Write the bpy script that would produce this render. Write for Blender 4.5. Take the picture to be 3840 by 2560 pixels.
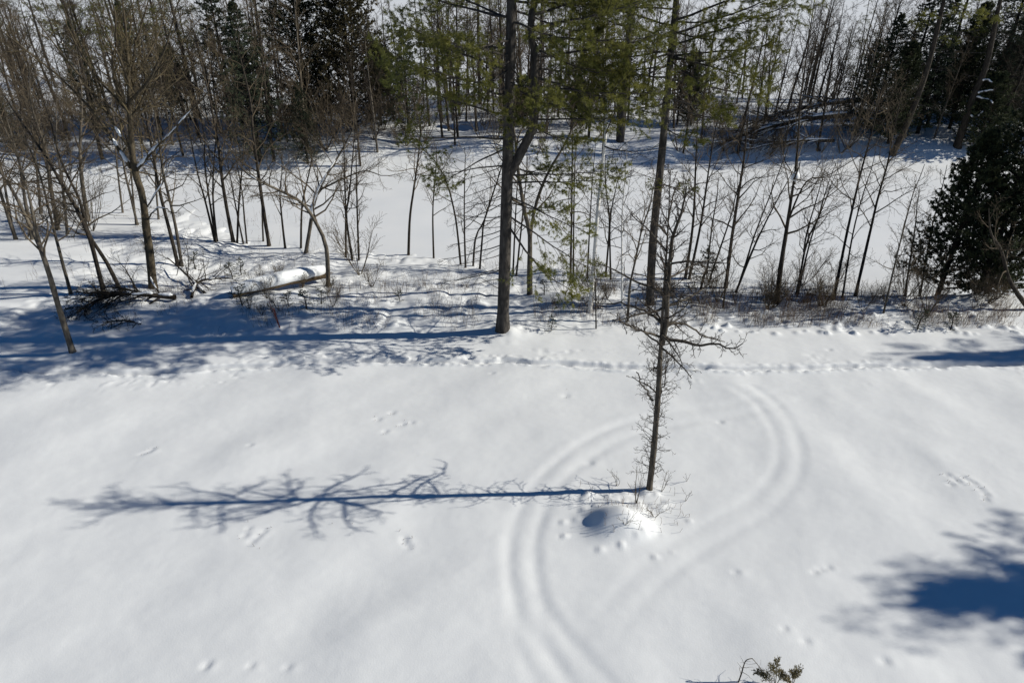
import bpy, math
import numpy as np
from math import radians as RAD

# ------------------------------------------------------------------ scene, camera, light
for o in list(bpy.data.objects): bpy.data.objects.remove(o)
scn = bpy.context.scene
COL = scn.collection
CAM_H, PITCH, FPX = 15.0, RAD(30.0), 2560.0          # 24 mm lens, picture measured on 3840 x 2560
cd = bpy.data.cameras.new('camera'); cd.lens = 24; cd.sensor_width = 36; cd.clip_start = .1; cd.clip_end = 9000
cam = bpy.data.objects.new('camera', cd); COL.objects.link(cam)
cam.location = (0, 0, CAM_H); cam.rotation_euler = (math.pi/2 - PITCH, 0, 0)
scn.camera = cam
SUN_EL = RAD(29.5); SUN_DIR_XY = (0.9994, 0.034)      # the sun stands to the right, a touch beyond
SUN_ROT = math.atan2(SUN_DIR_XY[0], SUN_DIR_XY[1])
w = bpy.data.worlds.new('World'); scn.world = w; w.use_nodes = True
nt = w.node_tree; sky = nt.nodes.new('ShaderNodeTexSky'); sky.sky_type = 'NISHITA'; sky.sun_disc = False
sky.sun_elevation = SUN_EL; sky.sun_rotation = SUN_ROT; sky.altitude = 1200; sky.air_density = 1.0; sky.dust_density = 0; sky.ozone_density = 6.0
bg = nt.nodes['Background']; bg.inputs[1].default_value = .054
hsv = nt.nodes.new('ShaderNodeHueSaturation'); hsv.inputs['Saturation'].default_value = 1.16
nt.links.new(sky.outputs[0], hsv.inputs['Color']); nt.links.new(hsv.outputs[0], bg.inputs[0])
sl = bpy.data.lights.new('sun', 'SUN'); sl.energy = 5.0; sl.angle = RAD(.53); sl.color = (1, .962, .855)
sun = bpy.data.objects.new('sun', sl); COL.objects.link(sun)
from mathutils import Vector
sv = Vector((SUN_DIR_XY[0]*math.cos(SUN_EL), SUN_DIR_XY[1]*math.cos(SUN_EL), math.sin(SUN_EL)))
sun.rotation_euler = sv.to_track_quat('Z', 'Y').to_euler(); sun.location = (40, 0, 40)
scn.view_settings.view_transform = 'Standard'; scn.view_settings.look = 'None'
scn.view_settings.exposure = -0.02; scn.view_settings.gamma = 1.0

# ------------------------------------------------------------------ helpers
RNG = np.random.default_rng(7)
_T = np.random.default_rng(3).random((8, 256, 256))
def vn(x, y, s=0):                                     # smooth value noise, -1..1
    xi = np.floor(x).astype(int); yi = np.floor(y).astype(int)
    fx = x-xi; fy = y-yi
    fx = fx*fx*fx*(fx*(fx*6-15)+10); fy = fy*fy*fy*(fy*(fy*6-15)+10)
    T = _T[s % 8]; a = (xi+37*s) % 256; b = (yi+91*s) % 256; a1 = (a+1) % 256; b1 = (b+1) % 256
    return 2*((T[a, b]*(1-fx)+T[a1, b]*fx)*(1-fy) + (T[a, b1]*(1-fx)+T[a1, b1]*fx)*fy)-1
def fbm(x, y, o=3, s=0):
    r = 0; a = 1
    for i in range(o): r = r+a*vn(x*2**i, y*2**i, s+i); a *= .5
    return r
def sst(a, b, x):
    t = np.clip((x-a)/(b-a), 0, 1); return t*t*(3-2*t)
def nrm(v): return v/np.maximum(np.linalg.norm(v, axis=-1, keepdims=True), 1e-9)

def ray(px, py):
    u = (px-1920)/FPX; v = (py-1280)/FPX
    return np.array([u, math.cos(PITCH)-v*math.sin(PITCH), -(math.sin(PITCH)+v*math.cos(PITCH))])
def at(px, py, Y):                                     # the point of the picture that stands at distance Y
    d = ray(px, py); return np.array([0, 0, CAM_H])+d*(Y/d[1])
def flat(px, py, z=0.):
    d = ray(px, py); return np.array([0, 0, CAM_H])+d*((z-CAM_H)/d[2])

def mesh_np(name, v, f, smooth=True):
    f = np.asarray(f); k = f.shape[1]
    me = bpy.data.meshes.new(name)
    me.vertices.add(len(v)); me.vertices.foreach_set('co', np.ascontiguousarray(v, dtype=np.float32).ravel())
    me.loops.add(f.size); me.loops.foreach_set('vertex_index', f.astype(np.int32).ravel())
    me.polygons.add(len(f)); me.polygons.foreach_set('loop_start', np.arange(0, f.size, k, dtype=np.int32))
    me.polygons.foreach_set('loop_total', np.full(len(f), k, dtype=np.int32))
    me.polygons.foreach_set('use_smooth', np.full(len(f), smooth, dtype=bool))
    me.update(calc_edges=True); return me
class MB:
    def __init__(s): s.q = []; s.t = []; s.v = []; s.n = 0
    def add(s, v, quads=None, tris=None):
        if len(v) == 0: return
        if quads is not None and len(quads): s.q.append(np.asarray(quads)+s.n)
        if tris is not None and len(tris): s.t.append(np.asarray(tris)+s.n)
        s.v.append(np.asarray(v)); s.n += len(v)
    def tubes(s, P, R, k=3):
        if len(P) == 0: return
        M, N, _ = P.shape
        t = nrm(np.gradient(P, axis=1)); m = nrm(P[:, -1]-P[:, 0])
        ref = np.where(np.abs(m[:, 2:3]) > .8, np.array([[1., 0, 0]]), np.array([[0, 0, 1.]]))[:, None, :]
        u = nrm(np.cross(t, ref)); w_ = np.cross(t, u)
        a = np.arange(k)*2*math.pi/k
        V = P[:, :, None, :]+R[:, :, None, None]*(np.cos(a)[None, None, :, None]*u[:, :, None, :]+np.sin(a)[None, None, :, None]*w_[:, :, None, :])
        b = (np.arange(M)*N*k)[:, None, None]; i = (np.arange(N-1)*k)[None, :, None]; j = np.arange(k)[None, None, :]; j2 = (j+1) % k
        q = np.stack([b+i+j, b+i+j2, b+i+k+j2, b+i+k+j], -1).reshape(-1, 4)
        s.add(V.reshape(-1, 3), q)
    def build(s, name, mat, parent=None, smooth=True):
        return link(name, s.mesh(name, mat, smooth), parent)
    def mesh(s, name, mat, smooth=True):
        v = np.concatenate(s.v)
        if s.t and s.q:
            q = np.concatenate(s.q); t3 = np.concatenate(s.t)
            f = np.concatenate([q[:, [0, 1, 2]], q[:, [0, 2, 3]], t3])
        else: f = np.concatenate(s.q if s.q else s.t)
        me = mesh_np(name, v, f, smooth); me.materials.append(mat); return me
def link(name, me, parent=None):
    o = bpy.data.objects.new(name, me); COL.objects.link(o)
    if parent: o.parent = parent
    return o
def tag(o, label, cat, group=None):
    o['label'] = label; o['category'] = cat
    if group: o['group'] = group
    return o
def thing(name, label, cat, loc, rz=0, group=None):
    o = bpy.data.objects.new(name, None); COL.objects.link(o); o.empty_display_size = .2
    o.location = tuple(float(c) for c in loc); o.rotation_euler = (0, 0, rz); return tag(o, label, cat, group)
def copy_tree(root, loc, rz=0, sc=1, label=None, group=None):
    c = root.copy(); COL.objects.link(c); c.location = tuple(float(x) for x in loc); c.rotation_euler = (0, 0, rz)
    c.scale = (sc, sc, sc) if np.isscalar(sc) else sc
    if label: c['label'] = label
    if group: c['group'] = group
    for ch in root.children:
        d = ch.copy(); COL.objects.link(d); d.parent = c
        for g in ch.children:
            e = g.copy(); COL.objects.link(e); e.parent = d
    return c
def by_landmark(label, x, y, marks):
    m = min(marks, key=lambda q: (q[0]-x)**2+(q[1]-y)**2); return label+' '+m[2]
def struct(o): o['kind'] = 'structure'; return o
def stuff(o): o['kind'] = 'stuff'; return o

# ------------------------------------------------------------------ materials
def mat(name, c1, c2=None, scale=6., rough=.85, bump=0., bscale=30., stretch=(1, 1, 1), vary=0., spec=.2, sub=0., transl=0.):
    m = bpy.data.materials.new(name); m.use_nodes = True; n = m.node_tree.nodes; l = m.node_tree.links
    p = n['Principled BSDF']; p.inputs['Roughness'].default_value = rough; p.inputs['Specular IOR Level'].default_value = spec
    tc = n.new('ShaderNodeTexCoord'); mp = n.new('ShaderNodeMapping'); mp.inputs['Scale'].default_value = stretch
    l.new(tc.outputs['Object'], mp.inputs[0])
    no = n.new('ShaderNodeTexNoise'); no.inputs['Scale'].default_value = scale; no.inputs['Detail'].default_value = 5; l.new(mp.outputs[0], no.inputs['Vector'])
    rp = n.new('ShaderNodeValToRGB'); c2 = c2 or c1
    rp.color_ramp.elements[0].position = .35; rp.color_ramp.elements[1].position = .68
    rp.color_ramp.elements[0].color = (*c1, 1); rp.color_ramp.elements[1].color = (*c2, 1); l.new(no.outputs[0], rp.inputs[0])
    out = rp.outputs[0]
    if vary:
        oi = n.new('ShaderNodeObjectInfo'); mr = n.new('ShaderNodeMapRange'); mr.inputs[3].default_value = 1-vary; mr.inputs[4].default_value = 1+vary
        l.new(oi.outputs['Random'], mr.inputs[0]); hs = n.new('ShaderNodeHueSaturation'); l.new(mr.outputs[0], hs.inputs['Value']); l.new(out, hs.inputs['Color']); out = hs.outputs[0]
    l.new(out, p.inputs['Base Color'])
    if bump:
        n2 = n.new('ShaderNodeTexNoise'); n2.inputs['Scale'].default_value = bscale; n2.inputs['Detail'].default_value = 6; l.new(mp.outputs[0], n2.inputs['Vector'])
        b = n.new('ShaderNodeBump'); b.inputs['Strength'].default_value = bump; b.inputs['Distance'].default_value = .03; l.new(n2.outputs[0], b.inputs['Height']); l.new(b.outputs[0], p.inputs['Normal'])
    if transl:
        tr = n.new('ShaderNodeBsdfTranslucent'); l.new(out, tr.inputs[0]); mx = n.new('ShaderNodeMixShader'); mx.inputs[0].default_value = transl
        l.new(p.outputs[0], mx.inputs[1]); l.new(tr.outputs[0], mx.inputs[2]); l.new(mx.outputs[0], n['Material Output'].inputs[0])
    return m
M = dict(
    snow=mat('snow', (.79, .80, .815), (.83, .84, .85), 1.5, .7, .12, 22, spec=.25),
    river=mat('river_snow', (.78, .80, .83), (.82, .83, .85), .4, .7, .08, 6, spec=.25),
    cap=mat('branch_snow', (.84, .86, .88), (.88, .89, .9), 3, .7, .1, 20, spec=.25),
    maple=mat('maple_bark', (.045, .036, .025), (.125, .10, .065), 9, .9, .8, 26, (1, 1, .25)),
    grey=mat('grey_bark', (.055, .048, .04), (.15, .128, .10), 10, .9, .7, 30, (1, 1, .25), vary=.25),
    dark=mat('dark_bark', (.022, .018, .014), (.058, .048, .038), 10, .9, .7, 30, (1, 1, .25), vary=.2),
    oak=mat('oak_bark', (.05, .042, .035), (.14, .12, .095), 12, .9, .9, 34, (1, 1, .2)),
    pinebark=mat('pine_bark', (.036, .032, .029), (.095, .084, .074), 8, .95, 1., 22, (1, 1, .3)),
    birch=mat('birch_bark', (.6, .58, .55), (.82, .8, .77), 5, .7, .2, 30, (1, 1, 3)),
    twig=mat('twig', (.075, .06, .042), (.145, .112, .075), 3, .9, vary=.2),
    twigd=mat('dark_twig', (.035, .028, .022), (.07, .055, .042), 3, .9, vary=.2),
    twigm=mat('maple_twig', (.08, .063, .037), (.15, .118, .067), 3, .9),
    weed=mat('weed', (.085, .06, .04), (.17, .115, .075), 2, .9),
    needle=mat('pine_needle', (.11, .125, .034), (.26, .25, .06), .9, .6, vary=.22, spec=.3, transl=.45),
    needle2=mat('pine_needle_yellow', (.10, .115, .022), (.21, .20, .04), .9, .6, vary=.2, spec=.3, transl=.25),
    cedar=mat('cedar_leaf', (.026, .038, .02), (.085, .095, .042), 2.2, .65, vary=.2, spec=.25, transl=.25),
    cedarb=mat('cedar_leaf_bronze', (.04, .042, .02), (.12, .09, .04), .8, .65, vary=.2, spec=.25, transl=.15),
    spruce=mat('spruce_needle', (.034, .052, .032), (.10, .115, .062), 1.2, .65, vary=.2, spec=.25, transl=.1),
    juniper=mat('juniper_leaf', (.18, .155, .08), (.34, .29, .17), 5, .7, transl=.15),
    rust=mat('rust_red', (.19, .05, .035), (.30, .085, .06), 20, .6, .2, 60),
    logwood=mat('log_wood', (.06, .045, .03), (.17, .12, .07), 9, .9, .6, 30),
    wood=mat('bare_wood', (.22, .15, .09), (.36, .26, .16), 9, .85, .4, 30, (1, 1, 1)),
)

# ------------------------------------------------------------------ the lie of the land
RIVER_Z, LAKE_Z = -1.8, -1.8
def bank(X):
    top = np.interp(X, [-40, -24, -14, -4, 4, 9, 14, 40], [29, 28, 27.5, 27.8, 28.6, 29.2, 29.6, 29.8])
    toe = np.interp(X, [-45, -24, -17, -10, -3, 3, 8, 12, 40], [56, 52, 45, 42.5, 40.8, 39, 35, 33.2, 33.0])
    return top, toe
LIP = None
def hbase(X, Y):
    X = np.asarray(X, float); Y = np.asarray(Y, float)
    top, toe = bank(X); wv = .5*vn(X*.35, Y*0, 1)+.25*vn(X*1.1, Y*0, 2)
    top = top+wv*.7; toe = toe+wv*1.5
    z = -(1.8+.35)*sst(top, toe+1.2, Y)
    fb = np.interp(X, [-70, -12, 3, 70], [55.5, 56.5, 60.3, 61])+1.6*vn(X*.06, Y*0, 3)+.8*vn(X*.3, Y*0, 4); bk = 90+3*vn(X*.05, Y*0+9, 5)
    z = z+1.75*sst(fb-.6, fb+5, Y)*(1-sst(bk-6, bk+2, Y)) + .25*fbm(X*.2, Y*.2, 2, 5)*sst(fb, fb+3, Y)*(1-sst(bk-4, bk, Y))
    bm = sst(top-2.6, top+.4, Y)*(1-sst(toe-1.5, toe+1, Y))
    z = z+bm*(.13*np.abs(vn(X*1.1, Y*.9, 6))+.10*vn(X*.5, Y*.45, 2)+.035*vn(X*2.6, Y*2.2, 7))
    return z
def G(px, py):                                          # where the picture's pixel meets the land
    d = ray(px, py); t = np.linspace(12, 140, 6000)
    X = d[0]*t; Y = d[1]*t; Z = CAM_H+d[2]*t
    hz = np.maximum(hbase(X, Y), np.where(Y < 62, RIVER_Z, LAKE_Z))
    i = int(np.argmax(Z < hz)) if (Z < hz).any() else len(t)-1
    return np.array([X[i], Y[i], hz[i]])
def gz(X, Y): return float(max(hbase(X, Y), RIVER_Z))

def poly(pts, n=10):                                    # picture polyline (2352 wide) -> smooth line on the lawn
    a = np.array([flat(x*1.63265, y*1.63265)[:2] for x, y in pts])
    t = np.linspace(0, len(a)-1, (len(a)-1)*n+1); return np.stack([catmull(a[:, 0], t), catmull(a[:, 1], t)], 1)
def catmull(a, t):
    i = np.clip(np.floor(t).astype(int), 0, len(a)-2); f = t-i
    p0 = a[np.maximum(i-1, 0)]; p1 = a[i]; p2 = a[i+1]; p3 = a[np.minimum(i+2, len(a)-1)]
    return .5*(2*p1+(p2-p0)*f+(2*p0-5*p1+4*p2-p3)*f*f+(3*p1-p0-3*p2+p3)*f**3)
def dist_to(X, Y, L):                                   # distance, signed side, and progress along a line
    best = np.full(X.shape, 1e9); side = np.zeros(X.shape); prog = np.zeros(X.shape)
    for i in range(len(L)-1):
        a = L[i]; b = L[i+1]; ab = b-a; l2 = ab@ab+1e-12
        t = np.clip(((X-a[0])*ab[0]+(Y-a[1])*ab[1])/l2, 0, 1)
        dx = X-a[0]-t*ab[0]; dy = Y-a[1]-t*ab[1]; d = dx*dx+dy*dy; m = d < best
        best[m] = d[m]; side[m] = np.sign(ab[0]*dy-ab[1]*dx)[m]; prog[m] = ((i+t)/(len(L)-1))[m]
    return np.sqrt(best), side, prog

TR1 = poly([(1420, 1640), (1330, 1540), (1262, 1460), (1216, 1385), (1199, 1300), (1204, 1220), (1237, 1140), (1292, 1075), (1372, 1018), (1462, 980), (1570, 957), (1700, 938), (1850, 903), (1990, 868)])
TR2 = poly([(1560, 862), (1660, 873), (1745, 915), (1795, 975), (1813, 1040), (1800, 1098), (1742, 1160), (1650, 1212), (1552, 1272), (1470, 1345), (1400, 1432), (1350, 1500)])
TR3 = poly([(1204, 1400), (1225, 1480), (1262, 1560), (1300, 1640)])
TRENCH = poly([(-160, 838), (0, 846), (60, 851), (130, 857), (300, 855), (450, 845), (600, 836), (720, 829), (850, 828), (1000, 830), (1150, 832), (1300, 838), (1450, 845), (1600, 848), (1750, 848), (1900, 845), (2050, 838), (2200, 834), (2352, 832), (2520, 830)], 6)
TRENCH2 = poly([(560, 808), (700, 815), (860, 822), (1040, 822), (1180, 826)], 6)
MOUND = flat(2296, 1962)
DIMPLES = [(340, 1035, .16), (325, 1040, .1), (350, 1030, .1), (868, 960, .16), (900, 945, .16), (925, 972, .14), (945, 968, .12), (885, 988, .12), (562, 1225, .12), (578, 1240, .16), (592, 1228, .12), (605, 1217, .1), (570, 1210, .1), (930, 1240, .15), (928, 1232, .12), (800, 1188, .14), (938, 1250, .12), (1355, 1062, .17), (1655, 968, .13), (1690, 1312, .09), (1885, 1308, .15), (1902, 1304, .13), (1870, 1314, .1),
           (475, 1522, .13), (470, 1530, .1), (575, 1526, .1), (660, 1530, .1), (2030, 1522, .15), (1848, 1476, .12), (1800, 1448, .1), (2192, 1100, .13), (2200, 1108, .1), (2210, 1098, .12), (2224, 1105, .13), (2236, 1112, .1), (2183, 1112, .12), (2250, 1125, .12), (2262, 1138, .12), (2175, 1090, .1), (2262, 1150, .1), (1300, 908, .2), (575, 1023, .1),
           (1620, 852, .12), (1700, 862, .12), (1690, 855, .1), (1760, 856, .1), (1240, 826, .12), (1130, 860, .1), (2040, 822, .12), (1905, 803, .15), (1520, 818, .12)]
DR = np.random.default_rng(11)
LUMPS = []
for i in range(46):
    LUMPS.append((*(MOUND[:2]+np.array([DR.normal(.35, .95), DR.normal(.12, .75)])), DR.uniform(.06, .16), DR.uniform(.02, .07)))
for i in range(34):
    a = DR.random(); LUMPS.append((*(MOUND[:2]+np.array([DR.uniform(-.9, 1.9), DR.normal(1.05, .3)])), DR.uniform(.06, .15), DR.uniform(.02, .075)))
for i in range(130):                                    # lumps over buried weeds along the right-hand bank
    LUMPS.append((DR.uniform(8.5, 23), DR.uniform(26.6, 29.4), DR.uniform(.08, .2), DR.uniform(.04, .13)))
for i in range(70):
    LUMPS.append((DR.uniform(-1, 8.5), DR.uniform(26.8, 29.5), DR.uniform(.07, .18), DR.uniform(.03, .10)))
for i in range(70):
    LUMPS.append((DR.uniform(-16, -1), DR.uniform(26.6, 29.5), DR.uniform(.07, .18), DR.uniform(.03, .10)))

def hyard(X, Y):
    z = hbase(X, Y)
    m = (1-sst(26.5, 28.5, Y))
    # wind drift swells, running one way left of the tracks and the other way right of them
    k = sst(-3, 9, X); c, s = .80, .6
    a1 = X*c+Y*s; b1 = -X*s+Y*c; a2 = X*.35-Y*.94; b2 = X*.94+Y*.35
    z = z+m*((1-k)*(.055*vn(a1*.22, b1*.55, 1)+.016*vn(a1*.5, b1*1.0, 2)) + k*(.055*vn(a2*.25, b2*.5, 3)+.013*vn(a2*.5, b2*1.0, 4)))
    z = z+m*(.005*vn(X*1.6, Y*1.5, 5)+.06*vn(X*.16, Y*.2, 6)+.018*vn(X*.75, Y*.6, 0)+.0025*vn(X*7, Y*7, 2))
    sel = (Y > 7) & (Y < 22.5) & (X > -5) & (X < 16)
    xs, ys = X[sel], Y[sel]; dz = np.zeros(xs.shape)
    for L, f0, f1, dep in ((TR1, .0, .70, .019), (TR2, .1, .72, .012), (TR3, .0, .9, .012)):
        d, sd, pr = dist_to(xs, ys, L)
        fade = dep*(1+.35*vn(xs*.8, ys*.8, 4)+.15*vn(xs*2.5, ys*2.5, 5))*np.clip((pr-f0)/.06+.4, 0, 1)*(1-.85*sst(f1, 1., pr))
        off = .36
        dz -= fade*np.exp(-((d-off)/.19)**2)-fade*.25*np.exp(-((d-off-.32)/.18)**2)-fade*.25*np.exp(-(d/.2)**2)+fade*.25*np.exp(-(d/.6)**4)
    z[sel] += dz
    sel = (Y > 21) & (Y < 27.5) & (np.abs(X) < 30); xs, ys = X[sel], Y[sel]
    d, sd, pr = dist_to(xs, ys, TRENCH)
    wob = .07*vn(xs*.9, ys*0, 1)+.03*vn(xs*2.7, ys*0, 2); e = sd*d+wob; ae = np.abs(e)
    wdt = .15+.04*vn(xs*1.3, ys*0+5, 4)
    z[sel] += -.21*(1-sst(wdt-.08, wdt+.07, ae))*(1+.3*vn(xs*2.3, ys*0, 6)) + .03*np.exp(-((e+.29)/.10)**2)*(1+.8*vn(xs*2.6, ys*0, 3)) + .015*np.exp(-((e-.36)/.14)**2) \
        + np.exp(-((e+.25)/.15)**2)*(.03*vn(xs*4.3, ys*5.1, 3)+.045*np.maximum(vn(xs*9.7, ys*8.1, 4), 0)) + np.exp(-((e-.28)/.16)**2)*.022*vn(xs*6.1, ys*5.3, 7) + (1-sst(.1, .3, ae))*.02*vn(xs*5, ys*4, 6)
    pat = sst(.15, .5, vn(xs*.7, ys*.5, 7)); crumb = np.maximum(vn(xs*6.3, ys*5.2, 5)-.35, 0)
    z[sel] += pat*crumb*.05*np.exp(-((d-.7)/.5)**2)-pat*.03*sst(.5, .8, vn(xs*3.7+9, ys*3.1, 2))*np.exp(-((d-.8)/.45)**2)
    d, sd, pr = dist_to(xs, ys, TRENCH2)
    z[sel] += -.07*(1-sst(.08, .2, d))*sst(-.2, .3, vn(xs*2.2, ys*1.3, 2))+.03*np.exp(-((d-.22)/.12)**2)*vn(xs*6, ys*6, 3)
    # snow over the boulder, steep on its left
    dx = X-MOUND[0]; dy = Y-MOUND[1]
    z = z+.46*np.exp(-(np.abs(dx)/.66)**2.3-(np.abs(dy)/.58)**2.3)+.26*np.exp(-((dx-.60)/.50)**2-((dy+.03)/.48)**2)
    for (px, py, r) in DIMPLES:
        p = flat(px*1.63265, py*1.63265); s_ = (np.abs(X-p[0]) < .8) & (np.abs(Y-p[1]) < .8)
        q = ((X[s_]-p[0])**2+(Y[s_]-p[1])**2); z[s_] += -.034*np.exp(-q/(r*.75)**2)+.012*np.exp(-((X[s_]-p[0]-.16)**2+(Y[s_]-p[1]+.05)**2)/(.13)**2)
    for (px, py, r, hgt) in LUMPS:
        if (px-MOUND[0]+.1)**2+(py-MOUND[1])**2 < .75**2: continue
        s_ = (np.abs(X-px) < .8) & (np.abs(Y-py) < .8)
        z[s_] += hgt*np.exp(-((X[s_]-px)**2+(Y[s_]-py)**2)/(r*r))-.3*hgt*np.exp(-((X[s_]-px+r*1.2)**2+(Y[s_]-py)**2)/(r*r))
    for (bx, by, r, hgt) in FLARES:
        s_ = (np.abs(X-bx) < 2.5) & (np.abs(Y-by) < 2.5)
        q = np.sqrt((X[s_]-bx)**2+(Y[s_]-by)**2); z[s_] += hgt*np.exp(-(q/r)**2)*(1+.25*vn(X[s_]*3, Y[s_]*3, 3))
    return z
PINE1 = flat(1885, 1250); DEAD = flat(2434, 1838); LEANA = flat(275, 1330)
FLARES = [(PINE1[0]+.25, PINE1[1]-.05, .75, .22), (DEAD[0], DEAD[1], .35, .07), (LEANA[0], LEANA[1], .6, .15)]
ys = np.concatenate([np.arange(-30, 6, 2.), np.arange(6, 9, .25), np.arange(9, 22.6, .056), np.arange(22.6, 26.2, .04), np.arange(26.2, 30.2, .065), np.arange(30.2, 45, .14), np.arange(45, 60, .5), np.arange(60, 96, .45), np.geomspace(96, 6000, 26)])
xs = np.concatenate([-np.geomspace(24, 4000, 34)[::-1], np.arange(-23.92, 23.95, .088), np.geomspace(24, 4000, 34)])
XX, YY = np.meshgrid(xs, ys); ZZ = hyard(XX.ravel(), YY.ravel())
nx, ny = len(xs), len(ys); ii = (np.arange(ny-1)[:, None]*nx+np.arange(nx-1)[None, :]).ravel()
me = mesh_np('snowy_ground', np.stack([XX.ravel(), YY.ravel(), ZZ], 1), np.stack([ii, ii+1, ii+nx+1, ii+nx], 1)); me.materials.append(M['snow'])
struct(link('snowy_ground', me))
GRID = (xs, ys, ZZ.reshape(ny, nx))
def gh(X, Y):                                           # true height of the snow sheet
    i = int(np.clip(np.searchsorted(xs, X)-1, 0, nx-2)); j = int(np.clip(np.searchsorted(ys, Y)-1, 0, ny-2))
    fx = (X-xs[i])/(xs[i+1]-xs[i]); fy = (Y-ys[j])/(ys[j+1]-ys[j]); Z = GRID[2]
    return float(max((Z[j, i]*(1-fx)+Z[j, i+1]*fx)*(1-fy)+(Z[j+1, i]*(1-fx)+Z[j+1, i+1]*fx)*fy, RIVER_Z))
def sheet(name, x, y, z, amp, m):
    X, Y = np.meshgrid(x, y); Z = z+amp*fbm(X.ravel()*.22, Y.ravel()*.3, 3, 2); a, b = len(x), len(y)
    i = (np.arange(b-1)[:, None]*a+np.arange(a-1)[None, :]).ravel()
    me = mesh_np(name, np.stack([X.ravel(), Y.ravel(), Z], 1), np.stack([i, i+1, i+a+1, i+a], 1)); me.materials.append(m); return struct(link(name, me))
sheet('frozen_river', np.concatenate([-np.geomspace(70, 600, 10)[::-1], np.arange(-69, 69.5, .7), np.geomspace(70, 600, 10)]), np.arange(31, 66, .6), RIVER_Z, .03, M['river'])
sheet('frozen_lake', np.concatenate([-np.geomspace(90, 4500, 18)[::-1], np.arange(-88, 89, 2.), np.geomspace(90, 4500, 18)]), np.concatenate([np.arange(82, 160, 1.5), np.geomspace(160, 6000, 22)]), LAKE_Z, .05, M['river'])

# ------------------------------------------------------------------ growing wood
GA = 2.39996
def grow(rng, P, R, n, t0, t1, lr, ang, N=4, up=.1, wig=.15, rr=.55, tip=.004, fall=.5, flatness=0., Labs=None, rmax=None, bell=False):
    Mn, Np, _ = P.shape
    t = t0+(t1-t0)*((np.arange(n)[None, :]+rng.random((Mn, n)))/n)
    f = t*(Np-1); i = np.clip(f.astype(int), 0, Np-2); f = (f-i)[..., None]
    m = np.arange(Mn)[:, None]
    pos = P[m, i]*(1-f)+P[m, i+1]*f; T = nrm(P[m, i+1]-P[m, i]); rad = R[m, i]*(1-f[..., 0])+R[m, i+1]*f[..., 0]
    plen = np.linalg.norm(np.diff(P, axis=1), axis=2).sum(1)[:, None]
    s = (t-t0)/max(t1-t0, 1e-6)
    prof = (np.sin(np.pi*(s*.8+.15))) if bell else (1-fall*s)
    L = (Labs if Labs is not None else lr*plen)*prof*rng.uniform(.65, 1.25, (Mn, n))
    ref = np.where(np.abs(T[..., 2:3]) > .92, np.array([1., 0, 0]), np.array([0, 0, 1.]))
    u = nrm(np.cross(T, ref)); v = np.cross(u, T)
    az = rng.random((Mn, 1))*6.28+GA*np.arange(n)[None, :]+rng.normal(0, .35, (Mn, n))
    if flatness:
        az2 = np.pi*(np.arange(n)[None, :] % 2)+rng.normal(0, .35, (Mn, n)); az = az2 if flatness >= 1 else np.where(rng.random((Mn, n)) < flatness, az2, az)
    a = rng.uniform(ang[0], ang[1], (Mn, n))
    d = np.cos(a)[..., None]*T+np.sin(a)[..., None]*(np.cos(az)[..., None]*u+np.sin(az)[..., None]*v)
    d = d.reshape(-1, 3); L = L.reshape(-1); p = pos.reshape(-1, 3); out = [p]; U = np.array([0, 0, 1.])
    for k in range(N-1):
        d = nrm(d+up*U+rng.normal(0, wig, d.shape)); p = p+d*(L/(N-1))[:, None]; out.append(p)
    C = np.stack(out, 1)
    r0 = np.minimum(rad.reshape(-1)*rr, .022*L+tip)
    if rmax: r0 = np.minimum(r0, rmax)
    r0 = np.maximum(r0, tip*1.15)
    Rc = r0[:, None]+(tip-r0)[:, None]*np.linspace(0, 1, N)[None, :]**.9
    return C, Rc
def spline(pts, rad, N):
    pts = np.asarray(pts, float); t = np.linspace(0, len(pts)-1, N)
    P = np.stack([catmull(pts[:, k], t) for k in range(3)], 1)
    return P[None], np.interp(t, np.arange(len(rad)), rad)[None]
def trunk_from(px, wpx, height, Y=None, rng=None, N=16, lean_out=0., tip=.012, base=None):
    """polyline in the picture, width in picture pixels, total height in metres -> world points, the lowest on the land"""
    b = G(*px[0]) if base is None else np.array(base, float)
    b[2] = gh(b[0], b[1])
    Yd = b[1]; pts = [b]
    for i, (x, y) in enumerate(px[1:]):
        pts.append(at(x, y, Yd+(rng.normal(0, .12)*(i+1) if rng is not None else 0)))
    pts = np.array(pts)
    if pts[-1][2]-b[2] < height:
        dv = nrm(pts[-1]-pts[-2]); need = height-(pts[-1][2]-b[2]); dv = nrm(dv+np.array([0, 0, .35]))
        step = need/max(dv[2], .3)
        for q in range(2):
            pts = np.vstack([pts, pts[-1]+dv*step/2+(rng.normal(0, .04*step, 3)*np.array([1, 1, 0]) if rng is not None else 0)])
    pts = pts-b; pts[0][2] -= .18
    depth = b[1]*math.cos(PITCH)+(CAM_H-b[2])*math.sin(PITCH)
    r = wpx/2/FPX*depth
    s = np.concatenate([[0], np.cumsum(np.linalg.norm(np.diff(pts, axis=0), axis=1))]); s /= s[-1]
    t = np.linspace(0, 1, N); idx = np.interp(t, s, np.arange(len(pts)))
    P = np.stack([catmull(pts[:, k], idx) for k in range(3)], 1)
    R = tip+(r-tip)*(1-t)**.85; R[0] *= 1.25
    return b, P[None], R[None]
def rough_trunk(mb, P, R, k=9, seed=0, amp=.06):
    """trunk tube with an uneven surface"""
    v0 = mb.n; mb.tubes(P, R, k); v = mb.v[-1]; N = P.shape[1]
    c = np.repeat(P[0], k, axis=0); d = v-c; h = np.arange(len(v))
    rr = np.random.default_rng(seed).normal(0, amp, len(v)); mb.v[-1] = c+d*(1+rr)[:, None]
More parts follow.
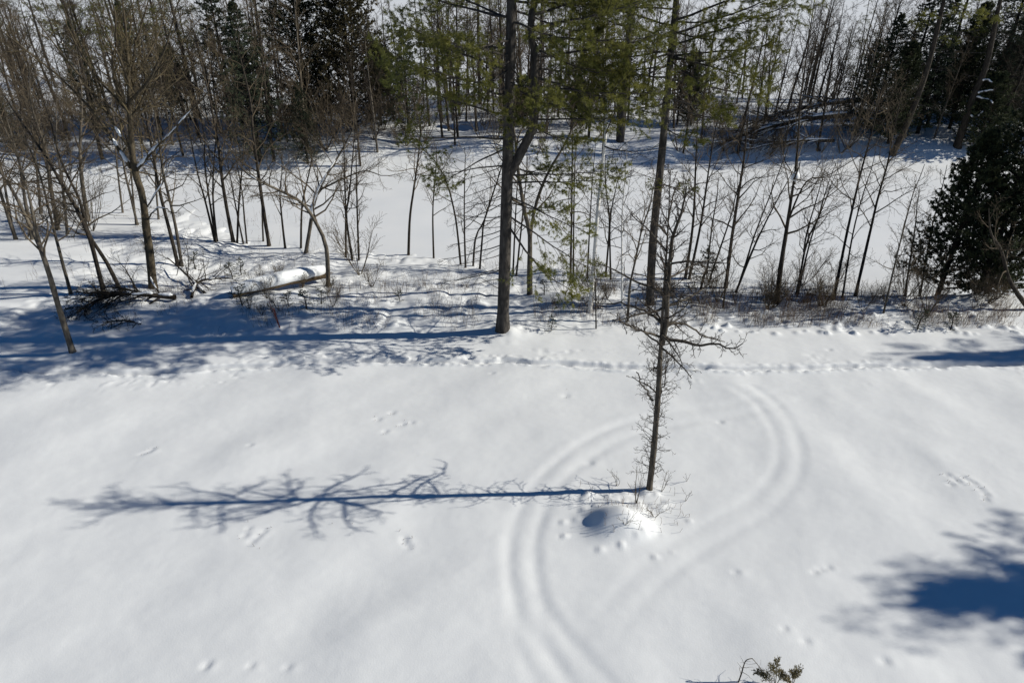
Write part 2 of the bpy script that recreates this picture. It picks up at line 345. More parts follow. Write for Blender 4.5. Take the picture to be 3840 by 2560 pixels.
def crown(mb, rng, P, R, n1, t0, lr1, n2=5, n3=4, ang=(.5, 1.0), up=.14, tip=.0045, lr2=.45, lr3=.45, k1=4, Labs=None, wig=.16, t1=.97, fall=.55, N1=6):
    C1, R1 = grow(rng, P, R, n1, t0, t1, lr1, ang, N1, up, wig, .6, tip, fall, Labs=Labs); mb.tubes(C1, R1, k1)
    if n2:
        C2, R2 = grow(rng, C1, R1, n2, .2, .98, lr2, (.4, 1.0), 5, up*.8, wig*1.2, .6, tip, .5); mb.tubes(C2, R2, 3)
        Pc = np.concatenate([C2]); Rc = R2
        if n3:
            C3, R3 = grow(rng, Pc, Rc, n3, .2, .98, lr3, (.4, 1.0), 4, up*.6, wig*1.3, .7, tip, .4); mb.tubes(C3, R3, 3)
            C4, R4 = grow(rng, C1, R1, n3+2, .4, 1., .2, (.4, 1.0), 4, up*.6, wig*1.3, .7, tip, .4); mb.tubes(C4, R4, 3)

def snow_on(mb, P, R, a, b, rng, gain=1.0, off=None):
    """a lumpy strip of snow lying on the upper side of a limb between fractions a and b"""
    n = 9; t = np.linspace(a, b, n)*(P.shape[1]-1); i = np.clip(t.astype(int), 0, P.shape[1]-2); f = (t-i)[:, None]
    p = P[0][i]*(1-f)+P[0][i+1]*f; r = R[0][i]*(1-f[:, 0])+R[0][i+1]*f[:, 0]
    env = np.sin(np.linspace(.12, math.pi-.12, n))**.5*rng.uniform(.75, 1.2, n)
    rs = np.maximum(r*.95, .03)*gain*env; p = p+(np.array([0, 0, 1.]) if off is None else np.array(off))*(r*.55+rs*.35)[:, None]
    mb.tubes(p[None], rs[None], 6)

# ------------------------------------------------------------------ foliage
def tufts(mb, rng, pos, dirs, nb, ln, wd, spread=.7, grav=.1):
    m = len(pos); p = np.repeat(pos, nb, 0); d = np.repeat(dirs, nb, 0)
    d = nrm(d*.75+nrm(rng.normal(size=(m*nb, 3)))*spread-np.array([0, 0, grav])); l = ln*rng.uniform(.7, 1.15, (m*nb, 1))
    s = nrm(np.cross(d, rng.normal(size=d.shape)))*wd
    v = np.stack([p-s*1.3, p+s*1.3, p+d*l], 1).reshape(-1, 3); q = np.arange(m*nb*3).reshape(-1, 3); mb.add(v, None, q)
def pts_on(rng, P, n, t0=.3, t1=1.):
    Mn, Np, _ = P.shape; t = rng.uniform(t0, t1, (Mn, n))*(Np-1); i = np.clip(t.astype(int), 0, Np-2); f = (t-i)[..., None]; m = np.arange(Mn)[:, None]
    return (P[m, i]*(1-f)+P[m, i+1]*f).reshape(-1, 3), nrm(P[m, i+1]-P[m, i]).reshape(-1, 3)
def pine_branch(seed, L, leaf0=.35, n2=16, live=True, rise=.02, r0=.045, mneedle='needle'):
    """a white-pine bough along +X: wood mesh and needle mesh"""
    rng = np.random.default_rng(seed); wd = MB(); nd = MB()
    d = np.array([1., 0, -.10]); p = np.zeros(3); pts = [p]
    for k in range(9):
        d = nrm(d+np.array([0, rng.normal(0, .09), rng.normal(rise, .06)+.03*(k > 5)])); p = p+d*L/9; pts.append(p)
    P = np.array(pts)[None]; R = np.linspace(r0, .008, 10)[None]
    wd.tubes(P, R, 6)
    C2, R2 = grow(rng, P, R, n2, leaf0*.8 if live else .25, 1., .40, (.6, 1.1), 6, .02, .12, .5, .005, .55, flatness=.85); wd.tubes(C2, R2, 3)
    C3, R3 = grow(rng, C2, R2, 5 if live else 4, .25, 1., .5, (.4, .9), 4, .05, .18, .6, .004, .5, flatness=.5); wd.tubes(C3, R3, 3)
    if live:
        a, b = pts_on(rng, C3, 5, .35, 1.03); c, e = pts_on(rng, C2, 6, .45, 1.03)
        tufts(nd, rng, np.concatenate([a, c]), np.concatenate([b, e]), 9, .15, .006, .75, .10)
    return wd.mesh('branch', M['pinebark']), (nd.mesh('needles', M[mneedle], False) if live else None)
def conifer_crown(rng, H, rad, dense, spray, t0=.06, ang=(1.1, 1.5), up=.06, shape=1.0, k2=8, ns=7, ln=.2, wdt=.05, drop=.2, thin=0.):
    """branches and sprays of a cedar or spruce; returns wood and leaf builders"""
    wd = MB(); lf = MB()
    P, R = spline([(0, 0, -.2), (rng.normal(0, .05), rng.normal(0, .05), H*.35), (rng.normal(0, .12), rng.normal(0, .12), H*.7), (rng.normal(0, .1), rng.normal(0, .1), H)], [.014*H+.02, .010*H+.02, .006*H+.01, .008], 14)
    tr = MB(); rough_trunk(tr, P, R, 8, 1)
    n = dense; t = t0+(1-t0)*((np.arange(n)+rng.random(n))/n)
    Lb = rad*np.maximum(1-t, 0.02)**shape*rng.uniform(.7, 1.18, n)*(1-.35*np.exp(-(t-t0)/.08))*(1+.22*np.sin(np.arange(n)*GA*1.0+rng.random()*6)) + .12
    f = t*13; i = np.clip(f.astype(int), 0, 12); f = (f-i)[:, None]; pos = P[0][i]*(1-f)+P[0][i+1]*f
    az = GA*np.arange(n)+rng.normal(0, .3, n); a = rng.uniform(ang[0], ang[1], n)
    d = np.stack([np.sin(a)*np.cos(az), np.sin(a)*np.sin(az), np.cos(a)], 1); out = [pos]; p = pos
    for k in range(5):
        d = nrm(d+np.array([0, 0, up])+rng.normal(0, .08, d.shape)); p = p+d*(Lb/5)[:, None]; out.append(p)
    C = np.stack(out, 1); Rb = np.linspace(1, .25, 6)[None]*(.006+.010*Lb)[:, None]; wd.tubes(C, Rb, 3)
    C2, R2 = grow(rng, C, Rb, k2, .18, 1., .38, (.4, 1.1), 4, up*.5, .16, .6, .004, .5, flatness=.6); wd.tubes(C2, R2, 3)
    a1, b1 = pts_on(rng, C2, ns, .15, 1.05); a2, b2 = pts_on(rng, C, ns, .35, 1.03)
    A = np.concatenate([a1, a2]); B = np.concatenate([b1, b2])
    if thin: kp = rng.random(len(A)) > thin; A = A[kp]; B = B[kp]
    tufts(lf, rng, A, B, spray, ln, wdt, .75, drop)
    return tr, wd, lf
print('ground and helpers ready')

# ------------------------------------------------------------------ the two big white pines and their boughs
BR = [pine_branch(21, 4.6, .38), pine_branch(22, 3.6, .35), pine_branch(23, 3.0, .3), pine_branch(24, 4.0, .6, 10), pine_branch(25, 2.2, .25, 9)]
BRY = [pine_branch(31, 2.6, .35, 12, mneedle='needle2'), pine_branch(32, 3.4, .45, 12, mneedle='needle2')]
BD = [pine_branch(41, 2.6, .3, 6, False, .0, .022), pine_branch(42, 1.8, .3, 5, False, -.03, .018), pine_branch(43, 3.2, .3, 7, False, -.02, .026)]
def bough(parent, P, R, z, az, proto, sc=1., tilt=0., trunk_name='branch'):
    zz = P[0][:, 2]; i = int(np.clip(np.searchsorted(zz, z)-1, 0, len(zz)-2)); f = (z-zz[i])/max(zz[i+1]-zz[i], 1e-6)
    p = P[0][i]*(1-f)+P[0][i+1]*f
    b = link('branch', proto[0], parent); b.location = tuple(p); b.rotation_euler = (0, -tilt, az); b.scale = (sc,)*3
    if proto[1]: link('needles', proto[1], b)
    return b
def pine(name, label, px, wpx, H, boughs, seed, fork=None, group=None, base=None, bark='pinebark'):
    rng = np.random.default_rng(seed)
    b, P, R = trunk_from(px, wpx, H, rng=None, N=22, tip=.05, base=base)
    R = np.maximum(R, .05); root = thing(name, label, 'tree', b, group=group)
    mb = MB(); rough_trunk(mb, P, R, 14, seed, .035); mb.build('trunk', M[bark], root)
    tr2 = None
    if fork:
        pts = np.array([at(x, y, b[1]+.05*i)-b for i, (x, y) in enumerate(fork[0])]); last = pts[-1]+np.array([.3, 0, 1])*8
        P2, R2 = spline(np.vstack([pts, last]), fork[1]+[.05], 20); mb = MB(); rough_trunk(mb, P2, R2, 12, seed+1, .035); mb.build('forked_stem', M['pinebark'], root); tr2 = (P2, R2)
    for (which, z, azd, pr, sc, tilt) in boughs:
        pp = (P, R) if which == 0 else tr2
        bough(root, pp[0], pp[1], z, RAD(azd), pr, sc, RAD(tilt))
    return root, b, P, R
rg = np.random.default_rng(5)
B1 = []
# live boughs picked off the picture (stem, height above ground, compass angle with 0 = to the right, kind, size, tilt)
B1 += [(0, 6.6, 6, BR[0], .92, -4), (0, 6.1, -28, BR[0], .85, -18), (0, 5.3, -12, BR[0], .95, -34), (0, 6.9, 14, BR[0], .95, -6), (0, 4.9, -20, BR[1], 1.15, -36), (0, 5.8, 30, BR[1], .8, -10), (0, 7.2, 52, BR[1], .9, -8),
       (0, 8.3, 186, BR[3], 1.0, 8), (0, 9.2, 172, BR[0], 1.05, 6), (0, 9.9, 200, BR[0], 1.0, 10), (0, 10.8, 160, BR[0], 1.1, 8), (0, 8.0, 205, BR[3], .85, -14), (0, 7.3, 165, BR[3], .8, -6),
       (0, 10.4, -70, BR[2], .85, 0), (0, 9.7, -95, BR[4], 1.0, -4), (0, 9.4, -40, BR[1], 1.0, -6), (0, 11.3, 230, BR[0], 1., 8), (0, 11.8, -120, BR[1], 1., 8),
       (1, 9.0, 5, BR[0], 1.0, -4), (1, 10.2, -18, BR[0], 1.05, -6), (1, 11.2, 8, BR[0], 1.05, 2), (1, 10.8, 45, BR[1], 1.0, 2), (1, 9.6, 60, BR[1], .9, 0), (1, 12.2, -30, BR[0], 1.1, 6), (1, 12.6, 25, BR[0], 1.1, 8)]
for k in range(8):                                      # the lit shelf of foliage reaching right, and the shaded one reaching left
    B1.append((k % 2, rg.uniform(10.3, 13.4), rg.uniform(-55, 50), BR[int(rg.integers(0, 3))], rg.uniform(.95, 1.3), rg.uniform(-9, 2)))
for k in range(4):
    B1.append((0, rg.uniform(9.8, 13.2), 180+rg.uniform(-60, 60), BR[int(rg.integers(0, 2))], rg.uniform(.95, 1.3), rg.uniform(-4, 12)))
for k in range(4):
    B1.append((0, rg.uniform(9.6, 11.5), -90+rg.uniform(-45, 45), BR[int(rg.integers(1, 5))], rg.uniform(.7, .95), rg.uniform(-10, 0)))
for z in np.arange(13.6, 23.5, .95):
    B1.append((0, z, rg.uniform(0, 360), BR[int(rg.integers(0, 3))], (1.25-.035*(z-12))*rg.uniform(.8, 1.1)*(.55 if z > 21 else 1), rg.uniform(2, 22)))
for z in np.arange(13.4, 17.5, .9):
    B1.append((1, z, rg.uniform(-110, 110), BR[int(rg.integers(0, 3))], rg.uniform(.75, 1.0), rg.uniform(2, 20)))
for i in range(22):
    side = 180 if rg.random() < .72 else 0
    B1.append((0, rg.uniform(1.6, 7.4), side+rg.uniform(-50, 50), BD[int(rg.integers(0, 3))], rg.uniform(.6, 1.15), rg.uniform(-22, 4)))
pine1 = pine('pine_tree', 'tall white pine with a thick forked trunk, standing beside the trodden path', [(1885, 1250), (1889, 1100), (1895, 902), (1903, 625), (1909, 402), (1918, 0)], 47, 24.5, B1, 1,
             fork=([(1912, 650), (1940, 596), (1965, 549), (1996, 482), (2003, 402), (2005, 200), (2006, 0)], [.19, .19, .18, .17, .16, .14, .12]))
B2 = [(0, 9.6, -20, BRY[0], 1.0, -8), (0, 9.2, -5, BRY[1], .85, -10), (0, 8.4, -60, BRY[0], .75, -8), (0, 6.0, -35, BRY[0], .62, -4), (0, 6.3, 240, BRY[0], .5, -6), (0, 10.4, 190, BR[0], 1., 0), (0, 9.8, 205, BR[0], .95, -2), (0, 9.4, 215, BR[0], .95, -8), (0, 10.9, 230, BR[1], 1., 0),
      (0, 11.6, 8, BR[0], 1.15, 12), (0, 11.2, -14, BRY[1], 1.2, 8), (0, 12.0, 5, BR[0], 1.15, 14), (0, 12.5, -5, BR[0], 1.2, 16), (0, 12.3, 190, BR[0], 1.1, 10), (0, 11.9, 200, BR[0], 1.1, 8), (0, 11.0, -80, BR[2], .9, 0)]
for k in range(10):
    B2.append((0, rg.uniform(9.4, 13.2), [215, -35][k % 2]+rg.uniform(-35, 35), [BR[0], BRY[1], BR[1], BRY[0]][k % 4], rg.uniform(.9, 1.2), rg.uniform(-10, 8)))
for z in np.arange(13.4, 21.5, .62):
    B2.append((0, z, rg.uniform(0, 360), BR[int(rg.integers(0, 3))], (1.2-.05*(z-13))*rg.uniform(.8, 1.1), rg.uniform(2, 22)))
for i in range(14):
    B2.append((0, rg.uniform(3, 9), rg.uniform(0, 360), BD[int(rg.integers(0, 3))], rg.uniform(.4, .8), rg.uniform(-20, 4)))
pine2 = pine('pine_tree', 'straight single-stemmed pine with yellow-green tufts rising from the snow lip of the bank', [(2437, 1143), (2449, 902), (2472, 672), (2489, 500), (2512, 250), (2537, 0)], 32, 22, B2, 2)

# ------------------------------------------------------------------ the lone bare tree on the lawn
def limb_px(b, px, dY, r0, root, rng, mw, mt, n2=9, tip=.005, lr=.3, n3=4, snow=None, up=.08, r1=.012, name='limb', t0=.12, n4=2):
    """a limb traced by points in the picture, leaving the trunk and swinging dY metres towards or away from the viewer"""
    n = len(px); pts = np.array([at(x, y, b[1]+dY*i/(n-1)) - b for i, (x, y) in enumerate(px)])
    P, R = spline(pts, np.linspace(r0, r1, n), 12)
    P[0][1:-1] += rng.normal(0, .025, P[0][1:-1].shape)
    mb = MB(); mb.tubes(P, R, 6); lo = mb.build(name, mw, root)
    tw = MB(); C2, R2 = grow(rng, P, R, n2, t0, 1., lr, (.5, 1.15), 6, up, .2, .55, tip, .45); tw.tubes(C2, R2, 4)
    if n3:
        C3, R3 = grow(rng, C2, R2, n3, .15, 1., .42, (.5, 1.1), 5, up*.5, .22, .65, tip, .4); tw.tubes(C3, R3, 3)
        if n4: C4, R4 = grow(rng, C3, R3, n4, .2, 1., .45, (.5, 1.1), 4, up*.5, .22, .7, tip, .4); tw.tubes(C4, R4, 3)
    stuff(tw.build('twigs', mt, lo))
    if snow:
        sb = MB()
        for a, c in snow: snow_on(sb, P, R, a, c, rng, 1.15, (0, -.4, .9))
        sb.build('snow_cap', M['cap'], lo)
    return P, R
rng = np.random.default_rng(51)
b, P, R = trunk_from([(2434, 1838), (2454, 1659), (2469, 1458), (2477, 1320), (2484, 1189), (2495, 1017), (2505, 850), (2514, 640)], 24, 9.3, rng=None, N=26, tip=.010)
root = thing('bare_tree', 'lone bare tree on the open lawn beside the snow mound, twigs all along its trunk', 'tree', b)
R = np.maximum(R*np.interp(np.linspace(0, 1, 26), [0, .45, .6, 1], [1, 1.12, .8, .7]), .012)
mb = MB(); rough_trunk(mb, P, R, 12, 5, .06); mb.build('trunk', M['oak'], root)
tw = MB()                                                # short epicormic shoots along the whole stem
C, Rc = grow(rng, P, R, 95, .08, .62, .1, (.9, 1.5), 6, .05, .25, .2, .0042, .0, Labs=.62, rmax=.014); tw.tubes(C, Rc, 3)
C2, R2 = grow(rng, C, Rc, 4, .2, 1., .45, (.5, 1.1), 4, .03, .25, .7, .004, .3); tw.tubes(C2, R2, 3)
C3, R3 = grow(rng, C2, R2, 2, .2, 1., .5, (.5, 1.1), 3, .03, .25, .7, .004, .3); tw.tubes(C3, R3, 3)
stuff(tw.build('trunk_shoots', M['twigd'], root))
A = (root, rng, M['oak'], M['twigd'])
limb_px(b, [(2482, 1290), (2496, 1218), (2506, 1045), (2520, 930), (2545, 830), (2562, 760), (2575, 700)], -.2, .085, *A, n2=20, lr=.22, t0=.25)          # second leader
limb_px(b, [(2490, 1263), (2546, 1281), (2615, 1295), (2684, 1292), (2741, 1304), (2787, 1286)], -.8, .055, *A, n2=15, lr=.26)
limb_px(b, [(2492, 1232), (2540, 1209), (2609, 1235), (2650, 1263), (2718, 1281)], .9, .04, *A, n2=9)
limb_px(b, [(2480, 1212), (2420, 1166), (2345, 1140), (2271, 1137)], .6, .045, *A, n2=8, n4=1)
limb_px(b, [(2476, 1263), (2408, 1240), (2351, 1220), (2334, 1206)], -1.2, .04, *A, n2=9)
limb_px(b, [(2470, 1290), (2420, 1250), (2370, 1222), (2335, 1212)], -.3, .03, *A, n2=6)
limb_px(b, [(2449, 1502), (2436, 1480), (2414, 1453), (2396, 1425), (2386, 1395)], -.35, .03, *A, n2=3, lr=.12, n3=1, r1=.016, n4=0)
def limb_3d(P, R, h, d, L, r0, root, rng, mw, mt, n2=10, lr=.32):
    zz = P[0][:, 2]; i = int(np.searchsorted(zz, h)); o = P[0][min(i, len(zz)-1)]; d = nrm(np.array(d, float)); pts = [o]; q = o
    for k in range(5):
        d = nrm(d+rng.normal(0, .16, 3)+np.array([0, 0, .07 if k > 2 else -.02])); q = q+d*L/5; pts.append(q)
    Pl, Rl = spline(pts, np.linspace(r0, .011, 6), 12); mb = MB(); mb.tubes(Pl, Rl, 6); lo = mb.build('limb', mw, root); tw = MB()
    C2, R2 = grow(rng, Pl, Rl, n2, .15, 1., lr, (.6, 1.25), 6, .06, .22, .55, .005, .45); tw.tubes(C2, R2, 4)
    C3, R3 = grow(rng, C2, R2, 4, .15, 1., .42, (.5, 1.1), 5, .04, .22, .65, .0045, .4); tw.tubes(C3, R3, 3)
    C4, R4 = grow(rng, C3, R3, 2, .2, 1., .45, (.5, 1.1), 4, .04, .22, .7, .0045, .4); tw.tubes(C4, R4, 3); tw.build('twigs', mt, lo)
for h, d, L, r0 in [(6.3, (1, .25, .3), 2.6, .04), (6.7, (-.9, .5, .55), 2.4, .04), (6.2, (-.75, -.8, .15), 1.9, .035), (7.4, (.7, -.6, .5), 2.0, .034), (7.1, (.8, .9, .2), 2.2, .034), (5.4, (.25, 1, .1), 2.1, .036), (5.5, (-.15, -1, .05), 2.0, .036), (4.9, (.35, -1, .1), 1.9, .034), (8.2, (-.6, -.6, .7), 1.6, .028), (8.6, (.2, .8, .8), 1.4, .026), (4.3, (-.1, 1, .05), 1.7, .032),
                    (5.9, (-.4, 1, .1), 1.7, .032), (7.8, (-.9, .1, .6), 1.6, .028), (6.9, (.1, -1, .3), 1.6, .03), (3.6, (.05, 1, .15), 1.3, .024), (6.0, (.9, -.35, .5), 1.8, .03)]:
    limb_3d(P, R, h, d, L*.85, r0, *A)
limb_px(b, [(2470, 1420), (2482, 1395), (2495, 1380), (2498, 1330)], 1.7, .03, *A, n2=6, n3=2)
limb_px(b, [(2466, 1480), (2490, 1450), (2496, 1390), (2510, 1345)], .25, .024, *A, n2=5, n3=2)
tipm = MB(); crown(tipm, rng, P[:, 14:], R[:, 14:], 26, .2, .2, 5, 3, (.5, 1.1), .12, .0045); tipm.build('crown', M['twigd'], root)

# ------------------------------------------------------------------ the large maple on the left bank
rng = np.random.default_rng(61)
b, P, R = trunk_from([(574, 1080), (562, 960), (550, 865), (531, 722), (507, 650), (495, 560), (487, 446), (482, 268), (470, 100)], 31, 14.5, rng=None, N=26, tip=.02)
root = thing('maple_tree', 'big bare maple with a wide fan of limbs, snow lying in its crotches', 'tree', b)
R = np.maximum(R*np.interp(np.linspace(0, 1, 26), [0, .4, 1], [1, 1.05, .8]), .02)
mb = MB(); rough_trunk(mb, P, R, 13, 6, .06); mb.build('trunk', M['maple'], root)
A = (root, rng, M['maple'], M['twigm'])
kw = dict(n2=14, lr=.30, n3=6, n4=3, tip=.0055, up=.16)
limb_px(b, [(492, 632), (450, 560), (415, 513), (312, 380), (178, 250), (0, 112), (-120, 10)], .8, 0.095, *A, snow=[(.04, .16), (.2, .31)], **kw)
limb_px(b, [(492, 560), (447, 505), (380, 393), (268, 245), (170, 120), (60, -30)], -.8, 0.082, *A, snow=[(.16, .27)], **kw)
limb_px(b, [(512, 640), (540, 606), (580, 558), (647, 491), (696, 433), (781, 348), (850, 285)], -.5, 0.088, *A, snow=[(.05, .24), (.25, .38), (.4, .56), (.58, .7)], **kw)
limb_px(b, [(488, 450), (530, 380), (603, 250), (670, 180), (760, 60)], .6, 0.068, *A, **kw)
limb_px(b, [(487, 430), (440, 330), (420, 240), (437, 134), (420, 0), (410, -120)], -.9, 0.082, *A, **kw)
limb_px(b, [(486, 400), (497, 300), (505, 180), (540, 60), (570, -60)], .9, 0.082, *A, **kw)
limb_px(b, [(486, 420), (400, 330), (330, 240), (250, 100), (200, -20)], 1.7, 0.068, *A, **kw)
limb_px(b, [(487, 380), (560, 300), (620, 180), (650, 60), (690, -40)], -1.8, 0.068, *A, **kw)
limb_px(b, [(484, 330), (450, 220), (380, 100), (330, -30)], -2.4, 0.061, *A, **kw)
limb_px(b, [(484, 300), (550, 220), (600, 100), (610, -20)], 2.4, 0.061, *A, **kw)
limb_px(b, [(488, 470), (430, 420), (330, 330), (230, 300), (130, 260)], -1.8, 0.051, *A, **kw)
limb_px(b, [(488, 450), (560, 400), (640, 320), (720, 250), (800, 200)], 1.8, 0.054, *A, **kw)
limb_px(b, [(545, 830), (580, 790), (620, 780), (650, 800), (690, 770)], -.8, .04, *A, n2=8, lr=.28, n3=3, snow=[(.2, .5)])
limb_px(b, [(540, 790), (600, 700), (620, 650), (650, 590), (720, 600)], -.5, .04, *A, n2=8, lr=.28, n3=3, snow=[(.1, .3), (.45, .6)])
tipm = MB(); crown(tipm, rng, P[:, 13:], R[:, 13:], 16, .1, .32, 6, 5, (.4, .9), .15, .0055); tipm.build('crown', M['twigm'], root)
tw = MB(); C, Rc = grow(rng, P, R, 90, .12, .5, .1, (.9, 1.5), 5, .05, .25, .2, .005, .0, Labs=.6, rmax=.012); tw.tubes(C, Rc, 3)
C2, R2 = grow(rng, C, Rc, 3, .2, 1., .5, (.5, 1.1), 4, .03, .25, .7, .0045, .3); tw.tubes(C2, R2, 3); stuff(tw.build('trunk_shoots', M['twigm'], root))

# ------------------------------------------------------------------ trees of the near bank, each traced from its base upward
def bank_tree(label, px, wpx, H, seed, name='bare_tree', bark='grey', tw='twig', n1=14, t0=.3, lr=.28, n2=5, n3=4, forks=(), group=None, ang=(.6, 1.25), up=.09, cat='tree', snow=None, tip=.0042, base=None, soff=None):
    rng = np.random.default_rng(seed); b, P, R = trunk_from(px, wpx, H, rng=rng, N=18, base=base)
    root = thing(name, by_landmark(label, b[0], b[1], NEARMARK) if label == LB else label, cat, b, group=group)
    mb = MB(); rough_trunk(mb, P, R, 7, seed, .05); mb.build('trunk', M[bark], root)
    cr = MB(); crown(cr, rng, P, R, int(n1*1.35), t0, lr, n2, n3, ang, up, tip, wig=.2); cr.build('crown', M[tw], root)
    for fk in forks:
        pts = np.array([at(x, y, b[1]+(.25 if i else 0)*rng.normal())-b for i, (x, y) in enumerate(fk[0])])
        d = nrm(nrm(pts[-1]-pts[-2])+np.array([0, 0, .4])); k = max(fk[2]-pts[-1][2], .5)/max(d[2], .3); pts = np.vstack([pts, pts[-1]+d*k])
        depth = b[1]*.866+(CAM_H-b[2])*.5; r = fk[1]/2/FPX*depth
        Pf, Rf = spline(pts, list(np.linspace(r, .012, len(pts))), 14); mb = MB(); rough_trunk(mb, Pf, Rf, 6, seed+3, .05); mb.build('forked_stem', M[bark], root)
        cr = MB(); crown(cr, rng, Pf, Rf, max(6, n1*2//3), .2, lr, n2, n3, ang, up, tip); cr.build('crown', M[tw], root)
    if snow:
        sb = MB()
        for a, c, g in snow: snow_on(sb, P, R, a, c, rng, g, soff)
        sb.build('snow_cap', M['cap'], root)
    return root
NEARMARK = [(-12, 42, 'near the snow-plastered tree'), (-15.5, 42.5, 'near the three-stem clump'), (-9.5, 40.5, 'near the fan-shaped shrub'), (-1.5, 38, 'left of the forked pale tree'), (3.3, 33.5, 'around the birch'), (5, 36, 'between birch and second pine'), (9.5, 34, 'near the bushy spruce'), (13, 31.5, 'near the broken trunk'), (17, 31.5, 'near the slanting parallel pair'), (20, 31.5, 'beside the dense cedar'), (-4, 39, 'near the bow-curved tree')]
ISLMARK = [(-19, 68, 'near the merged cedars'), (-31.5, 90, 'near the twin thin pines'), (22, 64, 'near the snow-striped windfall'), (35, 69, 'near the pointed spruces'), (40.5, 63, 'near the bent snowy trunk'), (10, 65, 'near the big dark pine'), (-10, 79, 'near the slender young pines'), (-36, 72, 'near the low dark spruces'), (-55, 78, 'behind the left-bank tangle'), (24, 84, 'against the open lake'), (52, 74, 'near the tall end spruces'), (2, 70, 'behind the forked pine'), (-46, 66, 'behind the big maple')]
GB = 'slim bare saplings along the near river bank'
LB = 'slim dark bare sapling on the near river bank'
bt = bank_tree
bt('grey bare tree leaning left at the lawn edge, forked halfway up beside the trodden path', [(275, 1330), (222, 1160), (163, 961), (110, 840), (50, 720), (0, 640)], 23, 10, 101, n1=12, t0=.4, forks=[([(163, 961), (136, 865), (110, 740), (86, 650)], 14, 9.5)], up=.12)
bt('thin pale sapling leaning slightly just behind the leaning forked tree', [(265, 1102), (225, 950), (191, 817), (148, 650)], 13, 9, 102, n1=12, tw='twig')
bt('dark trunk crossing behind a slanting neighbour left of the big maple', [(390, 1104), (360, 980), (335, 889), (280, 770), (230, 688), (180, 600)], 17, 10, 103, bark='dark', n1=14)
bt('slender trunk slanting hard to the left from the brush pile', [(459, 1100), (400, 985), (335, 880), (296, 745), (249, 650), (215, 560)], 15, 10, 104, bark='dark', n1=14)
bt('dark double tree right behind the big maple, left stem of the pair', [(668, 997), (640, 880), (617, 793), (593, 688), (570, 560)], 15, 11, 105, bark='dark')
bt('brown double tree right behind the big maple, right stem of the pair', [(681, 999), (662, 870), (641, 770), (612, 650), (600, 560)], 13, 10.5, 106)
GT = 'thin bare trees on the river edge behind the big maple'
for i, (px, w_) in enumerate([([(459, 798), (442, 650), (430, 520)], 8), ([(514, 841), (490, 735), (469, 650), (450, 540)], 10), ([(508, 838), (495, 690), (488, 560)], 8), ([(593, 822), (585, 700), (580, 560)], 8)]):
    bt('thin straight bare tree on the river edge behind the big maple', px, w_, 9, 110+i, group=GT, n1=10)
GJ = 'multi-stem clump on the river edge'
for i, px in enumerate([[(806, 906), (775, 775), (741, 650), (715, 520)], [(810, 908), (790, 780), (770, 640), (765, 520)], [(813, 905), (800, 770), (800, 640), (810, 520)]]):
    bt('dark stem of a tight three-stem clump at the river edge', px, 9, 8.5, 120+i, bark='dark', n1=10, group=GJ)
bt('stout dark bare tree flanked by thin saplings at the river edge', [(875, 908), (850, 780), (830, 650), (815, 520)], 15, 12.5, 125, bark='dark', n1=18)
bt('sapling crossing the stout dark tree and bending right at the river edge', [(887, 910), (895, 780), (906, 650), (915, 540)], 9, 8, 126, bark='dark', n1=10)
for i, px in enumerate([[(913, 915), (885, 780), (861, 650)], [(925, 913), (915, 800), (908, 720)], [(986, 905), (983, 800), (980, 700)], [(1069, 930), (1055, 800), (1050, 718), (1058, 640)], [(1345, 976), (1340, 800), (1336, 620)], [(1296, 965), (1296, 790), (1293, 690), (1290, 560)]]):
    bt(LB, px, 7+(i > 2)*2, 6.5+i % 3, 130+i, bark='dark', n1=9, group=GB)
bt('straight bare tree with a clean lower trunk left of the snow-plastered tree', [(1009, 922), (990, 800), (972, 672), (949, 500), (940, 380)], 15, 12.5, 140, bark='dark', n1=18)
bt('wavy dark sapling touching the snow-plastered leaning tree', [(1127, 930), (1130, 850), (1135, 758), (1170, 586), (1153, 500)], 9, 8, 141, bark='dark', n1=10)
bt('leaning tree with a thick strip of snow plastered along its trunk and limb', [(1144, 950), (1165, 840), (1187, 730), (1233, 643), (1273, 580), (1330, 470)], 16, 8.5, 142, n1=16, lr=.36, n3=5, snow=[(.26, .40, 1.5), (.38, .52, 1.35), (.50, .58, 1.1), (.60, .68, .9)], soff=(-.35, -.75, .55),
   forks=[([(1200, 712), (1245, 690), (1296, 666), (1370, 640), (1440, 660)], 8, 5.0)])
bt('arched bare tree bowing far to the left above the snowy log', [(1230, 1074), (1224, 930), (1187, 839), (1130, 758), (1043, 712), (957, 672), (900, 626), (870, 560)], 18, 6.0, 143, bark='grey', n1=14, t0=.35, lr=.3, snow=[(.62, .72, .6), (.76, .84, .6)])
bt('curving dark sapling right of the snow-plastered tree', [(1322, 974), (1299, 815), (1310, 730), (1325, 557)], 10, 8.5, 144, bark='dark', n1=14, lr=.32)
bt('lone upright bare tree before the open white river, left of a smaller one', [(1531, 956), (1537, 820), (1553, 700), (1569, 586), (1578, 480)], 11, 9.5, 145, bark='dark', n1=14, t0=.42)
bt('small lone bare tree before the open white river, slightly crooked', [(1626, 968), (1623, 800), (1630, 690), (1638, 586)], 8, 7, 146, bark='dark', n1=11, t0=.4)
bt('bare tree curving left in a long bow over the river', [(1728, 992), (1709, 821), (1675, 684), (1635, 610), (1589, 563), (1520, 517)], 9, 7.2, 147, bark='dark', n1=12, t0=.45)
for i, px in enumerate([[(1746, 1004), (1741, 821), (1744, 615)], [(1773, 997), (1784, 890), (1818, 821), (1870, 660)], [(1798, 1008), (1808, 900), (1818, 821), (1876, 643)], [(1923, 1028), (1935, 775), (1945, 620)], [(1935, 1034), (1950, 900), (1962, 780)]]):
    bt(LB, px, 8, 7+i % 3, 150+i, bark='dark', n1=10, group=GB)
